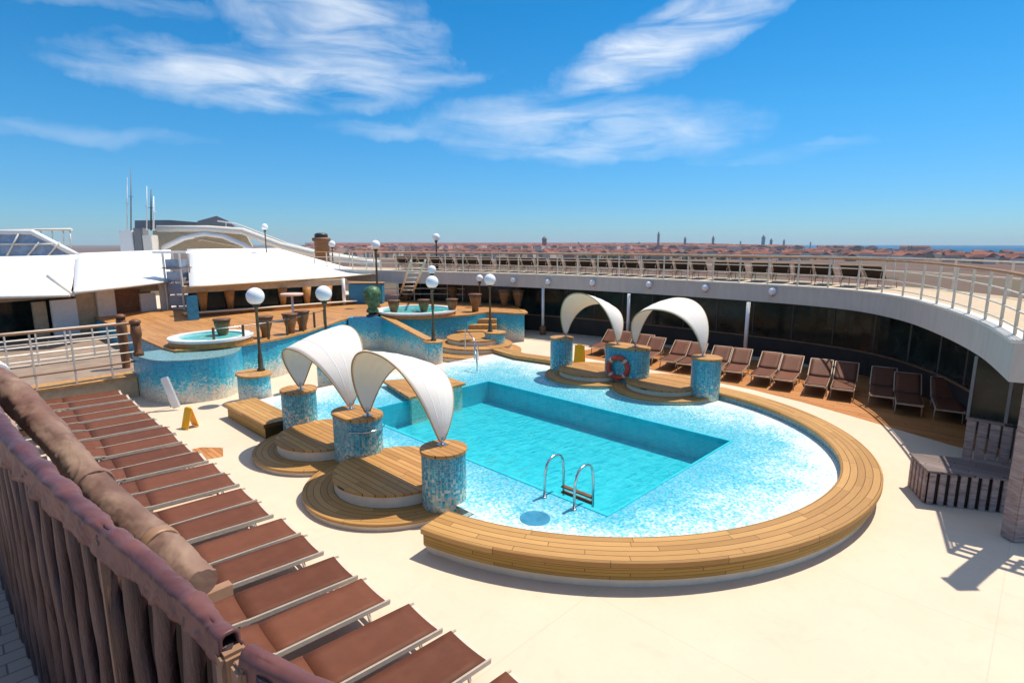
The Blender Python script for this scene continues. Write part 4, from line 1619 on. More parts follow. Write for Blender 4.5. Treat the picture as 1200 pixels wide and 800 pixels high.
for f_, mt in ((0.12, 'towel_white'), (0.52, 'awning_cloth'), (0.80, 'frame_brown')):
    i = int(f_ * (len(tpath) - 1))
    p = tpath[i]
    t = (tpath[i + 1] - tpath[i - 1]).normalized()
    R0 = (0.062 + 0.0135 * min(6, p.y - 2)) * 1.13
    m = MB()
    hw = 0.30 if mt == 'towel_white' else 0.035
    m.tube([p - t * hw, p - t * hw * 0.5, p + t * hw * 0.5, p + t * hw], [R0 * 0.96, R0 * 1.02, R0 * 1.02, R0 * 0.96], 24)
    m.build('sleeve' if mt == 'towel_white' else 'strap', mt, ra)
for f_ in (0.25, 0.6, 0.93):
    p = tpath[int(f_ * (len(tpath) - 1))]
    m = MB()
    m.box(((p.x + 0.3) / 2 + 0.06, p.y, p.z - 0.15), (abs(p.x - 0.3) + 0.2, 0.05, 0.05))
    m.build('bracket', 'frame_brown', ra)

# ------------------------------------------------------------------ right hand side: bench, slatted screen, post
bn = thing('slatted_bench', 'low dark slatted wooden storage bench on the cream deck beside the screen', 'bench', (12.7, 0.9, 0))
b0, b1 = at(1083, 590, 0), at(1215, 606, 0)
dv = (b1 - b0).normalized()
nv_ = Vector((-dv.y, dv.x, 0))
if nv_.x < 0:
    nv_ = -nv_
ang = math.atan2(dv.y, dv.x)
Lb = 2.4
HB = 0.62
m = MB()
c_ = b0 + dv * (Lb / 2) + nv_ * 0.45
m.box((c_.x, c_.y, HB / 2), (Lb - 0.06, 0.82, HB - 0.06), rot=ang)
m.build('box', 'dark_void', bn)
for k in range(15):
    q = b0 + dv * (0.08 + k * 0.16)
    m = MB()
    m.box((q.x, q.y, HB / 2), (0.10, 0.035, HB), rot=ang, bevel=0.006)
    m.build('slat', 'post_weathered', bn)
for k in range(5):
    q = b0 + nv_ * (0.1 + k * 0.17) - dv * 0.0
    m = MB()
    m.box((q.x, q.y, HB / 2), (0.035, 0.11, HB), rot=ang, bevel=0.006)
    m.build('slat', 'post_weathered', bn)
m = MB()
m.box((c_.x, c_.y, HB + 0.022), (Lb + 0.05, 0.95, 0.04), rot=ang, bevel=0.008)
m.build('lid', 'slat_weathered', bn)

sr = thing('slatted_screen', 'tall weathered slatted screen with smoky glass above, beside the slatted bench', 'screen', (15, 0.5, 0))
s0, s1 = at(1124, 543, 0), at(1225, 566, 0)
dv = (s1 - s0).normalized()
ang = math.atan2(dv.y, dv.x)
Ls = 2.6
n_sl = 12
for k in range(n_sl):
    q = s0 + dv * (0.11 + k * 0.2)
    m = MB()
    m.box((q.x, q.y, 0.53), (0.165, 0.05, 1.0), rot=ang, bevel=0.008)
    m.build('slat', 'post_weathered', sr)
for z, h in ((0.06, 0.1), (1.06, 0.06)):
    q = s0 + dv * (Ls / 2)
    m = MB()
    m.box((q.x, q.y, z), (Ls, 0.08, h), rot=ang, bevel=0.008)
    m.build('rail', 'slat_weathered', sr)
q = s0 + dv * (Ls / 2)
m = MB()
m.box((q.x, q.y, 1.76), (Ls, 0.02, 1.3), rot=ang)
m.build('glass', 'dark_glass', sr)
for k in range(5):
    q = s0 + dv * (0.03 + k * 0.62)
    m = MB()
    m.box((q.x, q.y, 1.76), (0.06, 0.07, 1.34), rot=ang, bevel=0.006)
    m.build('mullion', 'tower_stone', sr)

pp = deep(1213, 480, 8.8)
po = thing('weathered_post', 'thick weathered pinkish post rising at the right edge above the bench', 'post', (pp.x, pp.y, 0))
m = MB()
m.box((pp.x, pp.y, 2.35), (0.26, 0.26, 4.7), rot=R(-45), bevel=0.02)
bmesh.ops.subdivide_edges(m.bm, edges=m.bm.edges[:], cuts=6)
for v in m.bm.verts:
    v.co += Vector((noise.noise(v.co * 3), noise.noise(v.co * 3 + Vector((5, 0, 0))), 0)) * 0.02
m.build('shaft', 'post_weathered', po)
m = MB()
m.box((pp.x, pp.y, 4.73), (0.32, 0.32, 0.06), rot=R(-45), bevel=0.01)
m.build('cap', 'slat_weathered', po)

# ------------------------------------------------------------------ signs and small things on the deck
def a_sign(p, rz, s, label):
    t = thing('caution_sign', label, 'floor sign', (p.x, p.y, p.z), 0, 'yellow folding caution signs')
    for sg in (-1, 1):
        m = MB()
        mat = Matrix.Rotation(rz, 3, 'Z') @ Matrix.Rotation(R(16) * sg, 3, 'X')
        cc = Vector((p.x, p.y, p.z + 0.31 * s)) + Matrix.Rotation(rz, 3, 'Z') @ Vector((0, 0.085 * s * sg, 0))
        m.box(cc, (0.30 * s, 0.02, 0.62 * s), tilt=mat, bevel=0.006)
        m.build('panel', 'yellow_plastic', t)
    m = MB()
    cc = Vector((p.x, p.y, p.z + 0.61 * s))
    m.box(cc, (0.16 * s, 0.05, 0.05 * s), rot=rz, bevel=0.008)
    m.build('handle', 'yellow_plastic', t)


a_sign(at(223, 501, 0), R(-70), 0.9, 'yellow folding caution sign on the cream deck by the blue drum wall')
a_sign(at(679, 427, 0.352), R(-65), 1.2, 'yellow folding caution sign behind the far pillar by the cream landing')
p = at(202, 480, 0)
tw = thing('towel_stand', 'white slanted towel stand in front of the blue drum wall', 'towel stand', (p.x, p.y, 0))
m = MB()
mat = Matrix.Rotation(R(-50), 3, 'Z') @ Matrix.Rotation(R(-18), 3, 'Y')
m.box((p.x, p.y, 0.52), (0.26, 0.05, 0.95), tilt=mat, bevel=0.02)
m.build('board', 'towel_white', tw)
m = MB()
m.tube([(p.x - .1, p.y + .1, 0.9), (p.x + .05, p.y + .32, 0.0)], 0.02, 6)
m.build('leg', 'steel', tw)

# fence on the low wall, with its thick brown post
fn = thing('terrace_fence', 'grey metal railing on the low wall behind the row of loungers', 'fence', (1.5, 20.6, .66))
fpth = [Vector(p) for p in ((-3, 20.55), (-1, 20.52), (1.0, 20.5), (2.4, 20.55), (4.2, 20.75))]
fp = spline(fpth, 6)
for q in resample(fp, 0.92):
    m = MB()
    m.box((q.x, q.y, 1.5), (0.05, 0.05, 1.62), bevel=0.006)
    m.build('post', 'rail_cream', fn)
for z, r in ((2.32, 0.045), (2.0, 0.022), (1.7, 0.022), (1.4, 0.022), (1.1, 0.035)):
    MB().tube([(q.x, q.y, z) for q in fp], r, 6).build('rail', 'rail_cream' if r < .03 else 'frame_brown', fn)
for (px, zt, lb_) in ((151, 2.45, 'thick brown wooden post in the railing beyond the loungers'), (196, 2.45, 'brown wooden post between the railing and the blue drum wall')):
    p = at(px, 453, 0) if px == 151 else Vector((3.35, 20.3, 0)) + Vector((0.75, 0, 0))
    t = thing('newel_post', lb_, 'post', (p.x, p.y, 0), 0, 'brown newel posts by the terrace')
    zb = 0.0 if px == 151 else 1.342
    m = MB()
    m.lathe([(0.15, zb), (0.15, zb + .1), (0.10, zb + .15), (0.13, (zb + zt) / 2), (0.16, zt - .45), (0.13, zt - .1)], (p.x, p.y, 0), 12)
    m.build('shaft', 'teak_dark', t)
    m = MB()
    m.lathe([(0.16, zt - .099), (0.16, zt - .02), (0.08, zt + .03)], (p.x, p.y, 0), 12)
    m.build('cap', 'teak_dark', t)
fn2 = thing('inner_railing', 'paler second railing standing behind the terrace fence, in front of the pavilion', 'railing', (1.5, 24.5, .66))
f2 = [Vector((-3.5, 24.2)), Vector((0.5, 24.5)), Vector((4.6, 24.9))]
for q in resample(spline(f2, 8), 0.8):
    m = MB(); m.box((q.x, q.y, 1.26), (0.05, 0.05, 1.2), bevel=.006); m.build('post', 'paint_offwhite', fn2)
for z in (1.86, 1.6, 1.35, 1.1, 0.85):
    MB().tube([(q.x, q.y, z) for q in f2], 0.03, 6).build('rail', 'paint_offwhite', fn2)
br = thing('back_railing', 'pale railing across the podium behind the far whirlpool and urns', 'railing', (19, 25, ZP))
f3 = [at(446, 353, ZP), at(520, 352.5, ZP), at(610, 356, ZP)]
for q in resample([Vector((p.x, p.y)) for p in f3], 1.0):
    m = MB(); m.box((q.x, q.y, ZP + .55), (0.05, 0.05, 1.09), bevel=.006); m.build('post', 'rail_cream', br)
for z in (1.08, 0.75, 0.42):
    MB().tube([(q.x, q.y, ZP + z) for q in f3], 0.03, 6).build('rail', 'rail_cream', br)
# railing along the podium front by the left whirlpool
pf_ = thing('podium_railing', 'dark short posts with a thin rail along the podium front edge', 'railing', (6, 20.3, ZP))
pth = offset(path, -0.1)[4:22]
for q in resample(pth, 0.95):
    m = MB(); m.box((q.x, q.y, ZP + .34), (0.07, 0.07, 0.64), bevel=.008); m.build('post', 'pole_bronze', pf_)
MB().tube([(q.x, q.y, ZP + .62) for q in pth], 0.014, 6).build('rail', 'steel', pf_)

# ------------------------------------------------------------------ bar and tent roofs behind the podium
def ruled(lo, hi, n=14, sag=0.0):
    rows = []
    for i in range(n + 1):
        s = i / n
        rows.append([l.lerp(h, s) - Vector((0, 0, sag * 4 * s * (1 - s))) for l, h in zip(lo, hi)])
    return rows


def lerpn(a, b, n):
    return [a.lerp(b, i / n) for i in range(n + 1)]


tr_ = thing('tent_roof', 'white tensile tent roof over the bar, sweeping down to a point', 'canopy', (14, 31, 0))
e0, e1, e2 = at(222, 336, 2.9), at(402, 324, 2.9), at(446, 320, 3.0)
r0, r1, r2_ = deep(219, 292, 39), deep(325, 291, 40), deep(405, 313, 37)
lo = lerpn(e0, e1, 10)[:-1] + lerpn(e1, e2, 4)
hi = lerpn(r0, r1, 6)[:-1] + lerpn(r1, r2_, 5)[:-1] + lerpn(r2_, e2 + Vector((0.1, 0.1, 0.02)), 3)
hi = (hi + [hi[-1]] * 20)[:len(lo)]
MB().grid(ruled(lo, hi, 14, 0.12)).build('canvas', 'canvas_roof', tr_, solid=0.03)
m = MB(); m.tube([p - Vector((0, 0, .02)) for p in lo], 0.05, 6); m.build('edge_beam', 'wall_tan', tr_)
m = MB()
cpos = at(402, 326, 2.88)
m.lathe([(0.10, ZP), (0.09, 2.88)], (cpos.x, cpos.y, 0), 12)
m.build('column', 'paint_white', tr_)
# soffit and back wall of the bar
bar = thing('bar', 'teak fronted bar with tapered pilasters and dark glazing under the tent roof', 'bar', (12, 31, ZP))
g0, g1 = at(235, 370, ZP), at(402, 357, ZP)
dv = (g1 - g0).normalized()
nb = Vector((-dv.y, dv.x, 0))
if nb.y < 0:
    nb = -nb
ang = math.atan2(dv.y, dv.x)
LG = (g1 - g0).length
mid = g0 + dv * LG / 2
m = MB(); m.box(mid + nb * 0.5 + Vector((0, 0, 0.08)), (LG + 1.2, 0.9, 0.16), rot=ang); m.build('plinth', 'bar_wood', bar)
m = MB(); m.box(mid + nb * 0.6 + Vector((0, 0, 0.62)), (LG + 0.6, 0.1, 0.9), rot=ang); m.build('glazing', 'dark_glass', bar)
m = MB(); m.box(mid + nb * 0.6 + Vector((0, 0, 1.24)), (LG + 1.0, 0.5, 0.32), rot=ang); m.build('soffit', 'wall_tan', bar)
for px in (241, 269, 299, 329, 359, 387):
    s = (px - 235) / (402 - 235) * LG
    q = g0 + dv * s + nb * 0.42
    m = MB(); m.lathe([(0.13, ZP + .17), (0.25, ZP + 1.07)], (q.x, q.y, 0), 12); m.build('pilaster', 'bar_wood', bar)
m = MB(); m.box(mid - nb * 0.2 + Vector((0, 0, 0.19)), (LG + 1.4, 0.35, 0.05), rot=ang, bevel=.01); m.build('counter', 'step_cream', bar)
q = at(227, 375, ZP)
m = MB(); m.box((q.x, q.y, ZP + .55), (0.45, 0.12, 1.1), rot=ang, bevel=.01)
tag(m.build('blue_pilaster', 'panel_blue'), 'upright blue pilaster at the end of the bar by the stair tower', 'panel')

# left pavilions
lp = thing('pavilion', 'white roofed pavilion with tan walls beyond the terrace fence', 'pavilion', (3, 30, 0))
A0, A1 = at(-70, 350, 2.75), at(82, 346, 2.75)
B0, B1 = at(86, 343, 2.85), at(199, 330, 2.85)
H0_, H1_ = deep(-70, 303, 34), deep(90, 299, 34)
H2_, H3_ = deep(88, 297, 35), deep(200, 293, 38)
MB().grid(ruled(lerpn(A0, A1, 8), lerpn(H0_, H1_, 8), 10, 0.1)).build('roof', 'canvas_roof', lp, solid=0.05)
MB().grid(ruled(lerpn(B0, B1, 8), lerpn(H2_, H3_, 8), 10, 0.06)).build('roof', 'canvas_roof', lp, solid=0.05)
m = MB(); m.tube([deep(56, 323, 27), A1 + Vector((0.1, 0, 0.02))], 0.07, 6); m.build('roof_seam', 'rail_cream', lp)
for a, b in ((A0, A1), (B0, B1)):
    m = MB(); m.tube([a, b], 0.07, 6); m.build('eave_beam', 'paint_offwhite', lp)
ax = (B1 - A0); ax.z = 0
dv = ax.normalized()
nb = Vector((-dv.y, dv.x, 0))
if nb.y < 0:
    nb = -nb
ang = math.atan2(dv.y, dv.x)
mid = (A0 + B1) / 2; mid.z = 0
Lp = ax.length
m = MB(); m.box(mid + nb * 3.4 + Vector((0, 0, 1.35)), (Lp + 2, 0.15, 2.6), rot=ang); m.build('back_wall', 'wall_brown', lp)
m = MB(); m.box(mid + nb * 1.2 + Vector((0, 0, 2.52)), (Lp + 1, 0.12, 0.36), rot=ang); m.build('lintel', 'wall_tan', lp)


def pav(px0, px1, d, z0, z1, nm, mt):
    """wall piece between two pixels' bearings on the pavilion front line"""
    out = []
    for px in (px0, px1):
        r_ = ray(px, 350)
        o = mid + nb * d
        # bearing meets line o + s*dv
        den = r_.x * dv.y - r_.y * dv.x
        tt = (o.x * dv.y - o.y * dv.x) / den
        out.append(Vector((r_.x * tt, r_.y * tt, 0)))
    c = (out[0] + out[1]) / 2
    m = MB(); m.box((c.x, c.y, (z0 + z1) / 2), ((out[1] - out[0]).length, 0.12, z1 - z0), rot=ang)
    return m.build(nm, mt, lp)


pav(58, 88, 0.35, 0.67, 2.33, 'wall_panel', 'paint_white')
pav(88, 113, 0.5, 0.67, 2.7, 'wall_panel', 'wall_tan')
pav(113, 134, 0.30, 0.67, 2.75, 'column', 'paint_offwhite')
pav(188, 199, 0.30, 0.67, 2.8, 'column', 'paint_offwhite')
pav(134, 164, 1.0, 0.67, 2.5, 'wall_panel', 'wall_brown')
pav(164, 182, 0.6, 0.67, 2.3, 'door', 'tub_white')
pav(36, 52, 0.6, 0.67, 2.3, 'wall_panel', 'wall_tan')
pav(-40, 58, 1.5, 0.67, 2.33, 'window', 'dark_glass')

# stair tower between the two roofs
q = deep(209, 330, 29)
tt_ = thing('stair_tower', 'slim grey stair tower with glass panels between the white roofs', 'tower', (q.x, q.y, 0))
for k in range(5):
    m = MB(); m.box((q.x, q.y, 1.25 + k * 0.62), (0.72, 0.72, 0.52), rot=R(-45)); m.build('glass_panel', 'tower_glass', tt_)
for sx in (-1, 1):
    for sy in (-1, 1):
        o = Matrix.Rotation(R(-45), 3, 'Z') @ Vector((0.42 * sx, 0.42 * sy, 0))
        m = MB(); m.box((q.x + o.x, q.y + o.y, 2.15), (0.08, 0.08, 4.28), rot=R(-45)); m.build('post', 'paint_offwhite', tt_)
m = MB(); m.box((q.x, q.y, 4.34), (1.7, 1.1, 0.1), rot=R(-45)); m.build('roof', 'paint_white', tt_)
m = MB(); m.box((q.x, q.y, 3.55), (1.0, 1.0, 0.05), rot=R(-45)); m.build('landing', 'frame_brown', tt_)

# sliding glass roof far left
gr = thing('glass_roof', 'white framed sloping glass roof above the pavilion', 'glass roof', tuple(deep(30, 290, 44)))
D_ = 44
P = lambda x, y, d=D_: deep(x, y, d)
m = MB()
m.tube([P(-60, 272), P(38, 272), P(90, 299)], 0.22, 6)
m.tube([P(-60, 302), P(92, 302)], 0.2, 6)
m.build('frame', 'paint_white', gr)
m = MB()
m.grid([[P(-60, 301.5), P(-10, 301.5), P(38, 301.5), P(88, 301.5)], [P(-60, 273.5), P(-10, 273.5), P(38, 273.5), P(86, 299)]], smooth=False)
m.build('glass', 'tower_glass', gr, solid=0.05)
m = MB()
for i in range(5):
    x = -40 + i * 24
    m.tube([P(x, 300, 43.8), P(x + 14, 274 if x + 14 < 40 else 284, 43.8)], 0.07, 5)
m.tube([P(-60, 286, 43.8), P(62, 286, 43.8)], 0.07, 5)
m.build('glazing_bar', 'paint_offwhite', gr)
m = MB()
m.tube([P(6, 270, 46), P(84, 269, 46)], 0.12, 5)
for x in (10, 22, 35, 48, 61, 74, 82):
    m.tube([P(x, 270, 46), P(x + 1, 277 + max(0, x - 40) * 0.3, 46)], 0.05, 5)
m.build('top_walkway', 'paint_offwhite', gr)

# superstructure with arch behind the roofs
ss = thing('superstructure', 'white arched superstructure with sloping side beams behind the tent roof', 'superstructure', tuple(deep(240, 300, 60)))
D2 = 58
P = lambda x, y, d=D2: deep(x, y, d)
m = MB()
m.tube([P(185, 268), P(245, 268), P(285, 271), P(330, 288), P(380, 300), P(445, 309)], [0.38, 0.38, 0.40, 0.42, 0.42, 0.4], 6)
m.build('side_beam', 'paint_offwhite', ss)
m = MB()
m.tube([P(190, 291), P(215, 279), P(240, 274), P(262, 277), P(285, 287), P(296, 293)], 0.28, 6)
m.build('arch', 'paint_white', ss)
m = MB()
m.tube([P(205, 272), P(240, 281), P(300, 292)], 0.16, 6)
m.tube([P(232, 282), P(262, 270)], 0.14, 6)
m.build('brace', 'wall_tan', ss)
m = MB()
for x, y in ((265, 266), (275, 268), (287, 272), (298, 277), (310, 281), (322, 286), (336, 291), (352, 295), (368, 299)):
    m.tube([P(x, y), P(x, y - 6)], 0.07, 5)
m.tube([P(255, 259), P(275, 262), P(287, 266), P(310, 275), P(336, 285), P(368, 293), P(420, 302)], 0.08, 5)
m.build('walkway_railing', 'paint_white', ss)
m = MB()
m.grid([[P(180, 296, 60), P(240, 296, 60), P(300, 296, 60)], [P(180, 270, 60), P(240, 270, 60), P(288, 274, 60)]], smooth=False)
m.build('back_wall', 'wall_tan', ss, solid=0.3)
m = MB()
m.grid([[P(160, 268, 61), P(200, 268, 61), P(243, 268, 61)], [P(160, 259, 61), P(200, 258.5, 61), P(243, 262, 61)]], smooth=False)
m.build('louvre', 'tower_stone', ss, solid=0.6)
m = MB()
m.grid([[P(232, 267, 59), P(262, 268, 59), P(282, 270, 59)], [P(234, 260, 59), P(256, 254, 59), P(270, 260, 59)]], smooth=False)
m.build('grey_hood', 'tower_stone', ss, solid=0.8)
fu = thing('funnel_block', 'white and pale green block at the foot of the thin masts', 'deckhouse', tuple(P(158, 296)))
for x0, x1, y0, y1, mt in ((145, 160, 297, 271, 'paint_white'), (162, 171, 297, 268, 'tower_stone'), (172, 182, 297, 276, 'paint_offwhite')):
    a, b = P(x0, y0, 57), P(x1, y1, 57)
    m = MB(); m.box((a + b) / 2, (0.09 * (x1 - x0), 1.2, 0.09 * (y0 - y1)), rot=-YAW, bevel=0.05); m.build('body', mt, fu)
for x, y0, y1, r, mt, lb_ in ((149, 274, 208, 0.05, 'paint_offwhite', 'thin pale mast, outermost above the white block'), (153.5, 272, 196, 0.07, 'tower_stone', 'tall blue-grey mast, the tallest of the masts'), (172, 270, 218, 0.06, 'paint_white', 'short white mast beside the dark mast'),
                            (177, 270, 222, 0.09, 'dark_metal', 'dark mast with fittings beside the bright white mast'), (180, 270, 230, 0.1, 'paint_white', 'thick bright white mast, nearest the arch')):
    p0, p1 = P(x, y0, 56.5), P(x, y1, 56.5)
    t = thing('mast', lb_, 'mast', tuple(p0), 0, 'thin masts behind the pavilion')
    MB().tube([p0, p0.lerp(p1, 0.5), p1], [r, r * 0.8, r * 0.4], 6).build('pole', mt, t)
    m = MB(); c_ = p0.lerp(p1, 0.55); m.tube([c_ - RT * 0.25, c_ + RT * 0.25], 0.03, 5); m.build('spreader', mt, t)
q = deep(388, 296, 44)
vs_ = thing('vent_stack', 'dark brown vent stack beside a small globe lamp above the railing', 'vent stack', tuple(q))
m = MB(); m.lathe([(0.55, 0), (0.55, 4.9), (0.7, 5.0), (0.7, 5.2), (0.5, 5.25)], (q.x - .5, q.y + .5, 0), 14); m.build('body', 'wall_brown', vs_)
m = MB(); m.lathe([(0.5, 5.251), (0.5, 5.5), (0.3, 5.6)], (q.x - .5, q.y + .5, 0), 14); m.build('cowl', 'dark_metal', vs_)
# slanting ladder up to the balcony
a0, a1 = at(474, 345, ZP + .3), deep(490, 305, 27)
sl = thing('slanting_ladder', 'cream slanting ladder leading from the podium to the balcony', 'ladder', (a0.x, a0.y, ZP))
for o in (-0.35, 0.35):
    MB().tube([Vector((a0.x, a0.y, ZP)) + RT * o, a1 + RT * o], 0.06, 6).build('rail', 'rail_cream', sl)
for k in range(9):
    c_ = Vector((a0.x, a0.y, ZP)).lerp(a1, (k + 0.5) / 9)
    MB().tube([c_ - RT * 0.33, c_ + RT * 0.33], 0.03, 6).build('rung', 'rail_cream', sl)

# ------------------------------------------------------------------ distant city
random.seed(21)


def house_meshes(w, d, h, rh):
    m = MB(); m.box((0, 0, h / 2), (w, d, h))
    me1 = m.build('wall', 'house_wall')
    m = MB()
    o = 0.4
    v = [m.bm.verts.new(p) for p in ((-w / 2 - o, -d / 2 - o, h), (w / 2 + o, -d / 2 - o, h), (w / 2 + o, d / 2 + o, h), (-w / 2 - o, d / 2 + o, h), (-w / 2 - o, 0, h + rh), (w / 2 + o, 0, h + rh))]
    for ids in ((0, 1, 5, 4), (2, 3, 4, 5), (0, 4, 3), (1, 2, 5), (0, 3, 2, 1)):
        m.face([v[i] for i in ids])
    me2 = m.build('roof', 'roof_red')
    return me1, me2


variants = [(26, 17, 10, 4.4), (36, 19, 11, 4.8), (20, 17, 15, 4), (46, 20, 12, 5)]
protoH = []
for v in variants:
    t = thing('town_house', 'small red roofed house in the city beyond the balcony railing', 'house', (0, 0, GZ), 0, 'red roofed houses of the distant city')
    a, b = house_meshes(*v)
    a.parent = t; b.parent = t
    protoH.append([t, False])
PROTO_KIDS.clear()


def in_land(x, y):
    c = False
    n = len(land)
    for i in range(n):
        x1, y1 = land[i]; x2, y2 = land[(i + 1) % n]
        if (y1 > y) != (y2 > y) and x < (x2 - x1) * (y - y1) / (y2 - y1) + x1:
            c = not c
    return c


placed = []
tries = 0
while len(placed) < 285 and tries < 20000:
    tries += 1
    az = R(random.uniform(30, 88.5))
    d = math.sqrt(random.uniform(1250 ** 2, 1950 ** 2))
    x, y = d * math.sin(az), d * math.cos(az)
    if not in_land(x, y) or any((x - a) ** 2 + (y - b) ** 2 < 38 ** 2 for a, b in placed):
        continue
    k = random.choices(range(4), (4, 4, 2, 2))[0]
    rz = R(random.choice((20, 110)) + random.uniform(-12, 12))
    pr = protoH[k]
    if not pr[1]:
        pr[1] = True
        pr[0].location = (x, y, GZ); pr[0].rotation_euler = (0, 0, rz)
    else:
        copy_thing(pr[0], (x, y, GZ), rz)
    placed.append((x, y))

# the thousands behind them read as one mass
mw, mr = MB(), MB()
mr_bm = mr.bm
nh = 0
while nh < 9000:
    az = R(random.uniform(26, 89))
    d = 1900 * (11000 / 1900) ** (random.random() ** 0.9)
    x, y = d * math.sin(az), d * math.cos(az)
    if not in_land(x, y):
        nh += 0
        tries += 1
        if tries > 80000:
            break
        continue
    s = 1.3 + d / 3500
    w, dd, h = random.uniform(14, 34) * s, random.uniform(10, 16) * s, random.choice((8, 9, 10, 11, 12, 14, 20)) * (1 + d / 9000)
    rz = R(random.choice((20, 110)) + random.uniform(-15, 15))
    M = Matrix.Rotation(rz, 3, 'Z')
    o = Vector((x, y, GZ))
    ev = [mw.bm.verts.new(o + M @ Vector(p)) for p in ((-w / 2, -dd / 2, 0), (w / 2, -dd / 2, 0), (w / 2, dd / 2, 0), (-w / 2, dd / 2, 0), (-w / 2, -dd / 2, h), (w / 2, -dd / 2, h), (w / 2, dd / 2, h), (-w / 2, dd / 2, h))]
    for ids in ((0, 1, 5, 4), (1, 2, 6, 5), (2, 3, 7, 6), (3, 0, 4, 7)):
        mw.bm.faces.new([ev[i] for i in ids])
    rv = [mw.bm.verts.new(o + M @ Vector(p)) for p in ((-w / 2, -dd / 2, h), (w / 2, -dd / 2, h), (w / 2, dd / 2, h), (-w / 2, dd / 2, h), (-w / 2, 0, h + 3.4), (w / 2, 0, h + 3.4))]
    for ids in ((0, 1, 5, 4), (2, 3, 4, 5), (0, 4, 3), (1, 2, 5)):
        f = mw.bm.faces.new([rv[i] for i in ids])
        f.material_index = 1
    nh += 1
mass = mw.build('distant_rooftops', 'house_wall', fix=False)
mass.data.materials.append(MATS['roof_red'])
tag(mass, 'mass of tiny red rooftops stretching to the horizon', 'rooftops', kind='stuff')

# trees in the town
m = MB()
for k in range(900):
    if k < 420:
        az = R(random.uniform(52, 67)); d = random.uniform(1250, 2300)
    else:
        az = R(random.uniform(28, 88)); d = random.uniform(1250, 4500)
    x, y = d * math.sin(az), d * math.cos(az)
    if not in_land(x, y):
        continue
    r = random.uniform(3, 6)
    ret = bmesh.ops.create_icosphere(m.bm, subdivisions=1, radius=r, matrix=Matrix.Translation((x, y, GZ + r * 0.9)))
    for v in ret['verts']:
        v.co += Vector((random.uniform(-1, 1), random.uniform(-1, 1), random.uniform(-1, 1))) * r * 0.3
mt_ = m.build('far_trees', 'city_green')
tag(mt_, 'green tree crowns scattered among the far red roofs', 'trees', kind='stuff')

# bell towers
TW = [(638, 276.5, 2200, 20, 'tower_brick', 'stout reddish bell tower, widest on the skyline'), (749, 283, 3000, 12, 'tower_stone', 'short thin tower, between the reddish tower and the tallest spire'),
      (772, 271, 2600, 14, 'tower_stone', 'tallest slender grey spire on the skyline'), (803, 277, 2600, 14, 'tower_stone', 'grey tower just beside the tallest spire'),
      (836, 276, 2600, 14, 'tower_stone', 'grey tower on the skyline halfway between tallest spire and crane cluster'), (895, 275, 3000, 22, 'tower_stone', 'broad headed grey tower in the far cluster'),
      (904, 279, 3000, 16, 'tower_stone', 'low grey tower beside the broad headed one'), (919, 280, 3000, 12, 'tower_stone', 'thin tower nearest the open sea'),
      (678, 283, 2600, 10, 'tower_stone', 'tiny thin tower beside the stout reddish one'), (664, 285, 3400, 16, 'tower_stone', 'pale stub tower just past the stout reddish tower'), (712, 285, 3600, 14, 'tower_stone', 'low thin tower midway between the reddish tower and the tallest spire'), (868, 282, 3400, 12, 'tower_stone', 'thin tower just before the far cluster'), (950, 283, 3300, 9, 'tower_stone', 'needle thin tower past the far cluster, above the bay'), (538, 287, 2400, 16, 'tower_brick', 'small brown church tower above the podium side of the skyline')]
for px, py, d, w, mt, lb_ in TW:
    w *= 0.62 if mt == 'tower_stone' else 0.85
    top = deep(px, py, d)
    x, y, zt = top.x, top.y, top.z
    t = thing('bell_tower', lb_, 'tower', (x, y, GZ), 0, 'towers on the city skyline')
    hh = zt - GZ
    m = MB(); m.box((x, y, GZ + hh * 0.39), (w, w, hh * 0.78), rot=-YAW); m.build('shaft', mt, t)
    m = MB(); m.box((x, y, GZ + hh * 0.805), (w * 1.18, w * 1.18, hh * 0.05), rot=-YAW)
    m.build('belfry', mt, t)
    m = MB(); m.lathe([(w * 0.55, GZ + hh * 0.831), (w * 0.4, GZ + hh * 0.9), (w * 0.06, zt)], (x, y, 0), 8, smooth=False); m.build('spire', 'tower_stone', t)

# the air over the town
m = MB()
m.box((0, 0, 29), (26400, 26400, 130))
hz = m.build('haze', 'deck_cream')
hm = bpy.data.materials.new('haze_air')
hm.use_nodes = True
hn = NT(hm.node_tree)
hn.n.clear()
pv_ = hn.new('ShaderNodeVolumePrincipled')
pv_.inputs['Color'].default_value = (0.68, 0.86, 1.0, 1)
pv_.inputs['Density'].default_value = 0.00007
ho = hn.new('ShaderNodeOutputMaterial')
hn.link(pv_.outputs[0], ho.inputs['Volume'])
hz.data.materials.clear()
hz.data.materials.append(hm)
hz['kind'] = 'stuff'

# ------------------------------------------------------------------ sun, sky
SO = Vector((0.46, -0.10, 1.0)).normalized()    # towards the sun
sl_ = bpy.data.lights.new('sun', 'SUN')
so = bpy.data.objects.new('sun', sl_)
col.objects.link(so)
so.rotation_euler = SO.to_track_quat('Z', 'Y').to_euler()
sl_.energy = 4.8
sl_.angle = R(0.5)
sl_.color = (1.0, 0.90, 0.76)

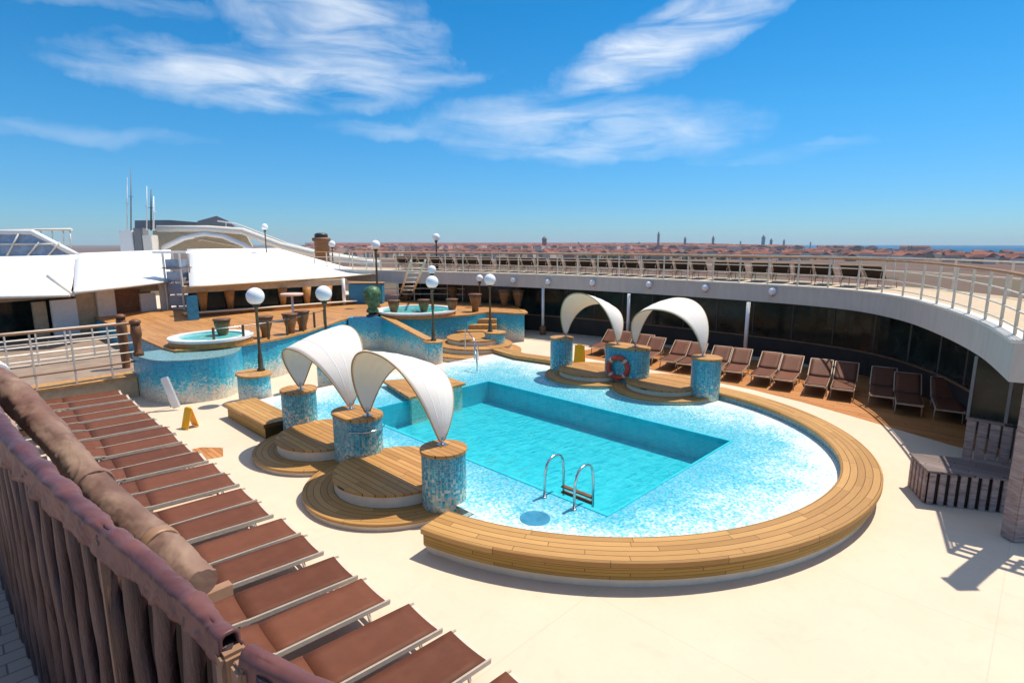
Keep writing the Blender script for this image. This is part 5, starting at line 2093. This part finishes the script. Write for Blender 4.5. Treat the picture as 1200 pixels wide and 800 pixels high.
w = bpy.data.worlds.new("World")
scene.world = w
w.use_nodes = True
nt = NT(w.node_tree)
nt.n.clear()
sky = nt.new('ShaderNodeTexSky', sky_type='NISHITA')
sky.sun_disc = False
sky.sun_elevation = math.asin(SO.z)
sky.sun_rotation = math.atan2(SO.x, SO.y)
sky.altitude = 0
sky.air_density = 1.0
sky.dust_density = 0.25
sky.ozone_density = 1.6
d = nt.new('ShaderNodeTexCoord').outputs['Generated']
sp = nt.new('ShaderNodeSeparateXYZ')
nt.link(d, sp.inputs[0])
X, Y, Z = sp.outputs
hs = nt.new('ShaderNodeHueSaturation')
hs.inputs['Saturation'].default_value = 1.0
grad = nt.ramp(Z, [(0.0, (0.42, 0.72, 1.10)), (0.07, (0.31, 0.70, 1.10)), (0.20, (0.20, 0.77, 1.14)), (0.36, (0.09, 0.74, 1.13)), (0.65, (1.5, 1.45, 1.4)), (1.0, (2.8, 2.3, 1.8))])  # overhead stops, out of view, made brighter and whiter as neutral fill light
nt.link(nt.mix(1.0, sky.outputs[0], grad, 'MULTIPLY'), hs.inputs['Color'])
# thin cirrus: wind-drawn noise on a plane high above, thick only in a few banks
zc = nt.math('MAXIMUM', Z, 0.02)
pv = nt.new('ShaderNodeCombineXYZ')
nt.link(nt.math('DIVIDE', X, zc), pv.inputs[0])
nt.link(nt.math('DIVIDE', Y, zc), pv.inputs[1])
az = nt.math('MULTIPLY', nt.math('ARCTAN2', X, Y), 57.2958)
el = nt.math('MULTIPLY', nt.math('ARCSINE', Z), 57.2958)
sv = nt.new('ShaderNodeCombineXYZ')
nt.link(az, sv.inputs[0])
nt.link(el, sv.inputs[1])
warp = nt.noise(sv.outputs[0], 0.10, 5, 0.6)
warp2 = nt.noise(sv.outputs[0], 0.33, 6, 0.62)


def bank(a0, e0, ra, re, slope, gain):
    da = nt.math('SUBTRACT', az, a0)
    de = nt.math('SUBTRACT', nt.math('SUBTRACT', el, e0), nt.math('MULTIPLY', da, slope))
    de = nt.math('ADD', de, nt.math('MULTIPLY', nt.math('SUBTRACT', warp, 0.5), 4.0))
    da = nt.math('ADD', da, nt.math('MULTIPLY', nt.math('SUBTRACT', warp2, 0.5), 9.0))
    q = nt.math('ADD', nt.math('POWER', nt.math('ABSOLUTE', nt.math('DIVIDE', da, ra)), 2.0), nt.math('POWER', nt.math('ABSOLUTE', nt.math('DIVIDE', de, re)), 2.0))
    return nt.math('MULTIPLY', nt.math('SUBTRACT', 1.0, q, clamp=True), gain)


banks = [bank(24, 14.2, 17, 3.0, 0.04, 1.0), bank(30, 18.5, 11, 5.0, -0.12, 0.9), bank(36, 14.8, 9, 1.2, 0.1, 0.55),
         bank(60, 17.6, 11.5, 3.3, 0.27, 1.25), bank(53, 10.8, 18, 3.2, -0.02, 0.75), bank(36, 10.6, 9, 1.0, 0.0, 0.4), bank(8, 8.5, 12, 0.8, 0.0, 0.3), bank(70, 8.0, 9, 0.8, 0.0, 0.25), bank(12, 18, 9, 1.0, 0.1, 0.35)]
tot = banks[0]
for b_ in banks[1:]:
    tot = nt.math('MAXIMUM', tot, b_)
mp = nt.new('ShaderNodeMapping')
mp.inputs['Rotation'].default_value = (0, 0, R(12))
mp.inputs['Scale'].default_value = (0.085, 0.42, 1)
nt.link(sv.outputs[0], mp.inputs['Vector'])
st = nt.noise(mp.outputs[0], 1.3, 7, 0.54, 0.6)
dens = nt.math('MULTIPLY', tot, nt.ramp(st, [(0.30, (0, 0, 0)), (0.74, (1, 1, 1))]))
dens = nt.math('MULTIPLY', dens, 0.92, clamp=True)
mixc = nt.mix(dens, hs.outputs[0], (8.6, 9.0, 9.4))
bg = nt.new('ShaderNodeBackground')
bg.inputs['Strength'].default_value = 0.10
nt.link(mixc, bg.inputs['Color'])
wo = nt.new('ShaderNodeOutputWorld')
nt.link(bg.outputs[0], wo.inputs[0])

vs = scene.view_settings
vs.view_transform = 'Standard'
vs.look = 'None'
vs.gamma = 1
vs.exposure = 0.24
scene.cycles.use_denoising = True
scene.cycles.max_bounces = 8
scene.cycles.transparent_max_bounces = 12
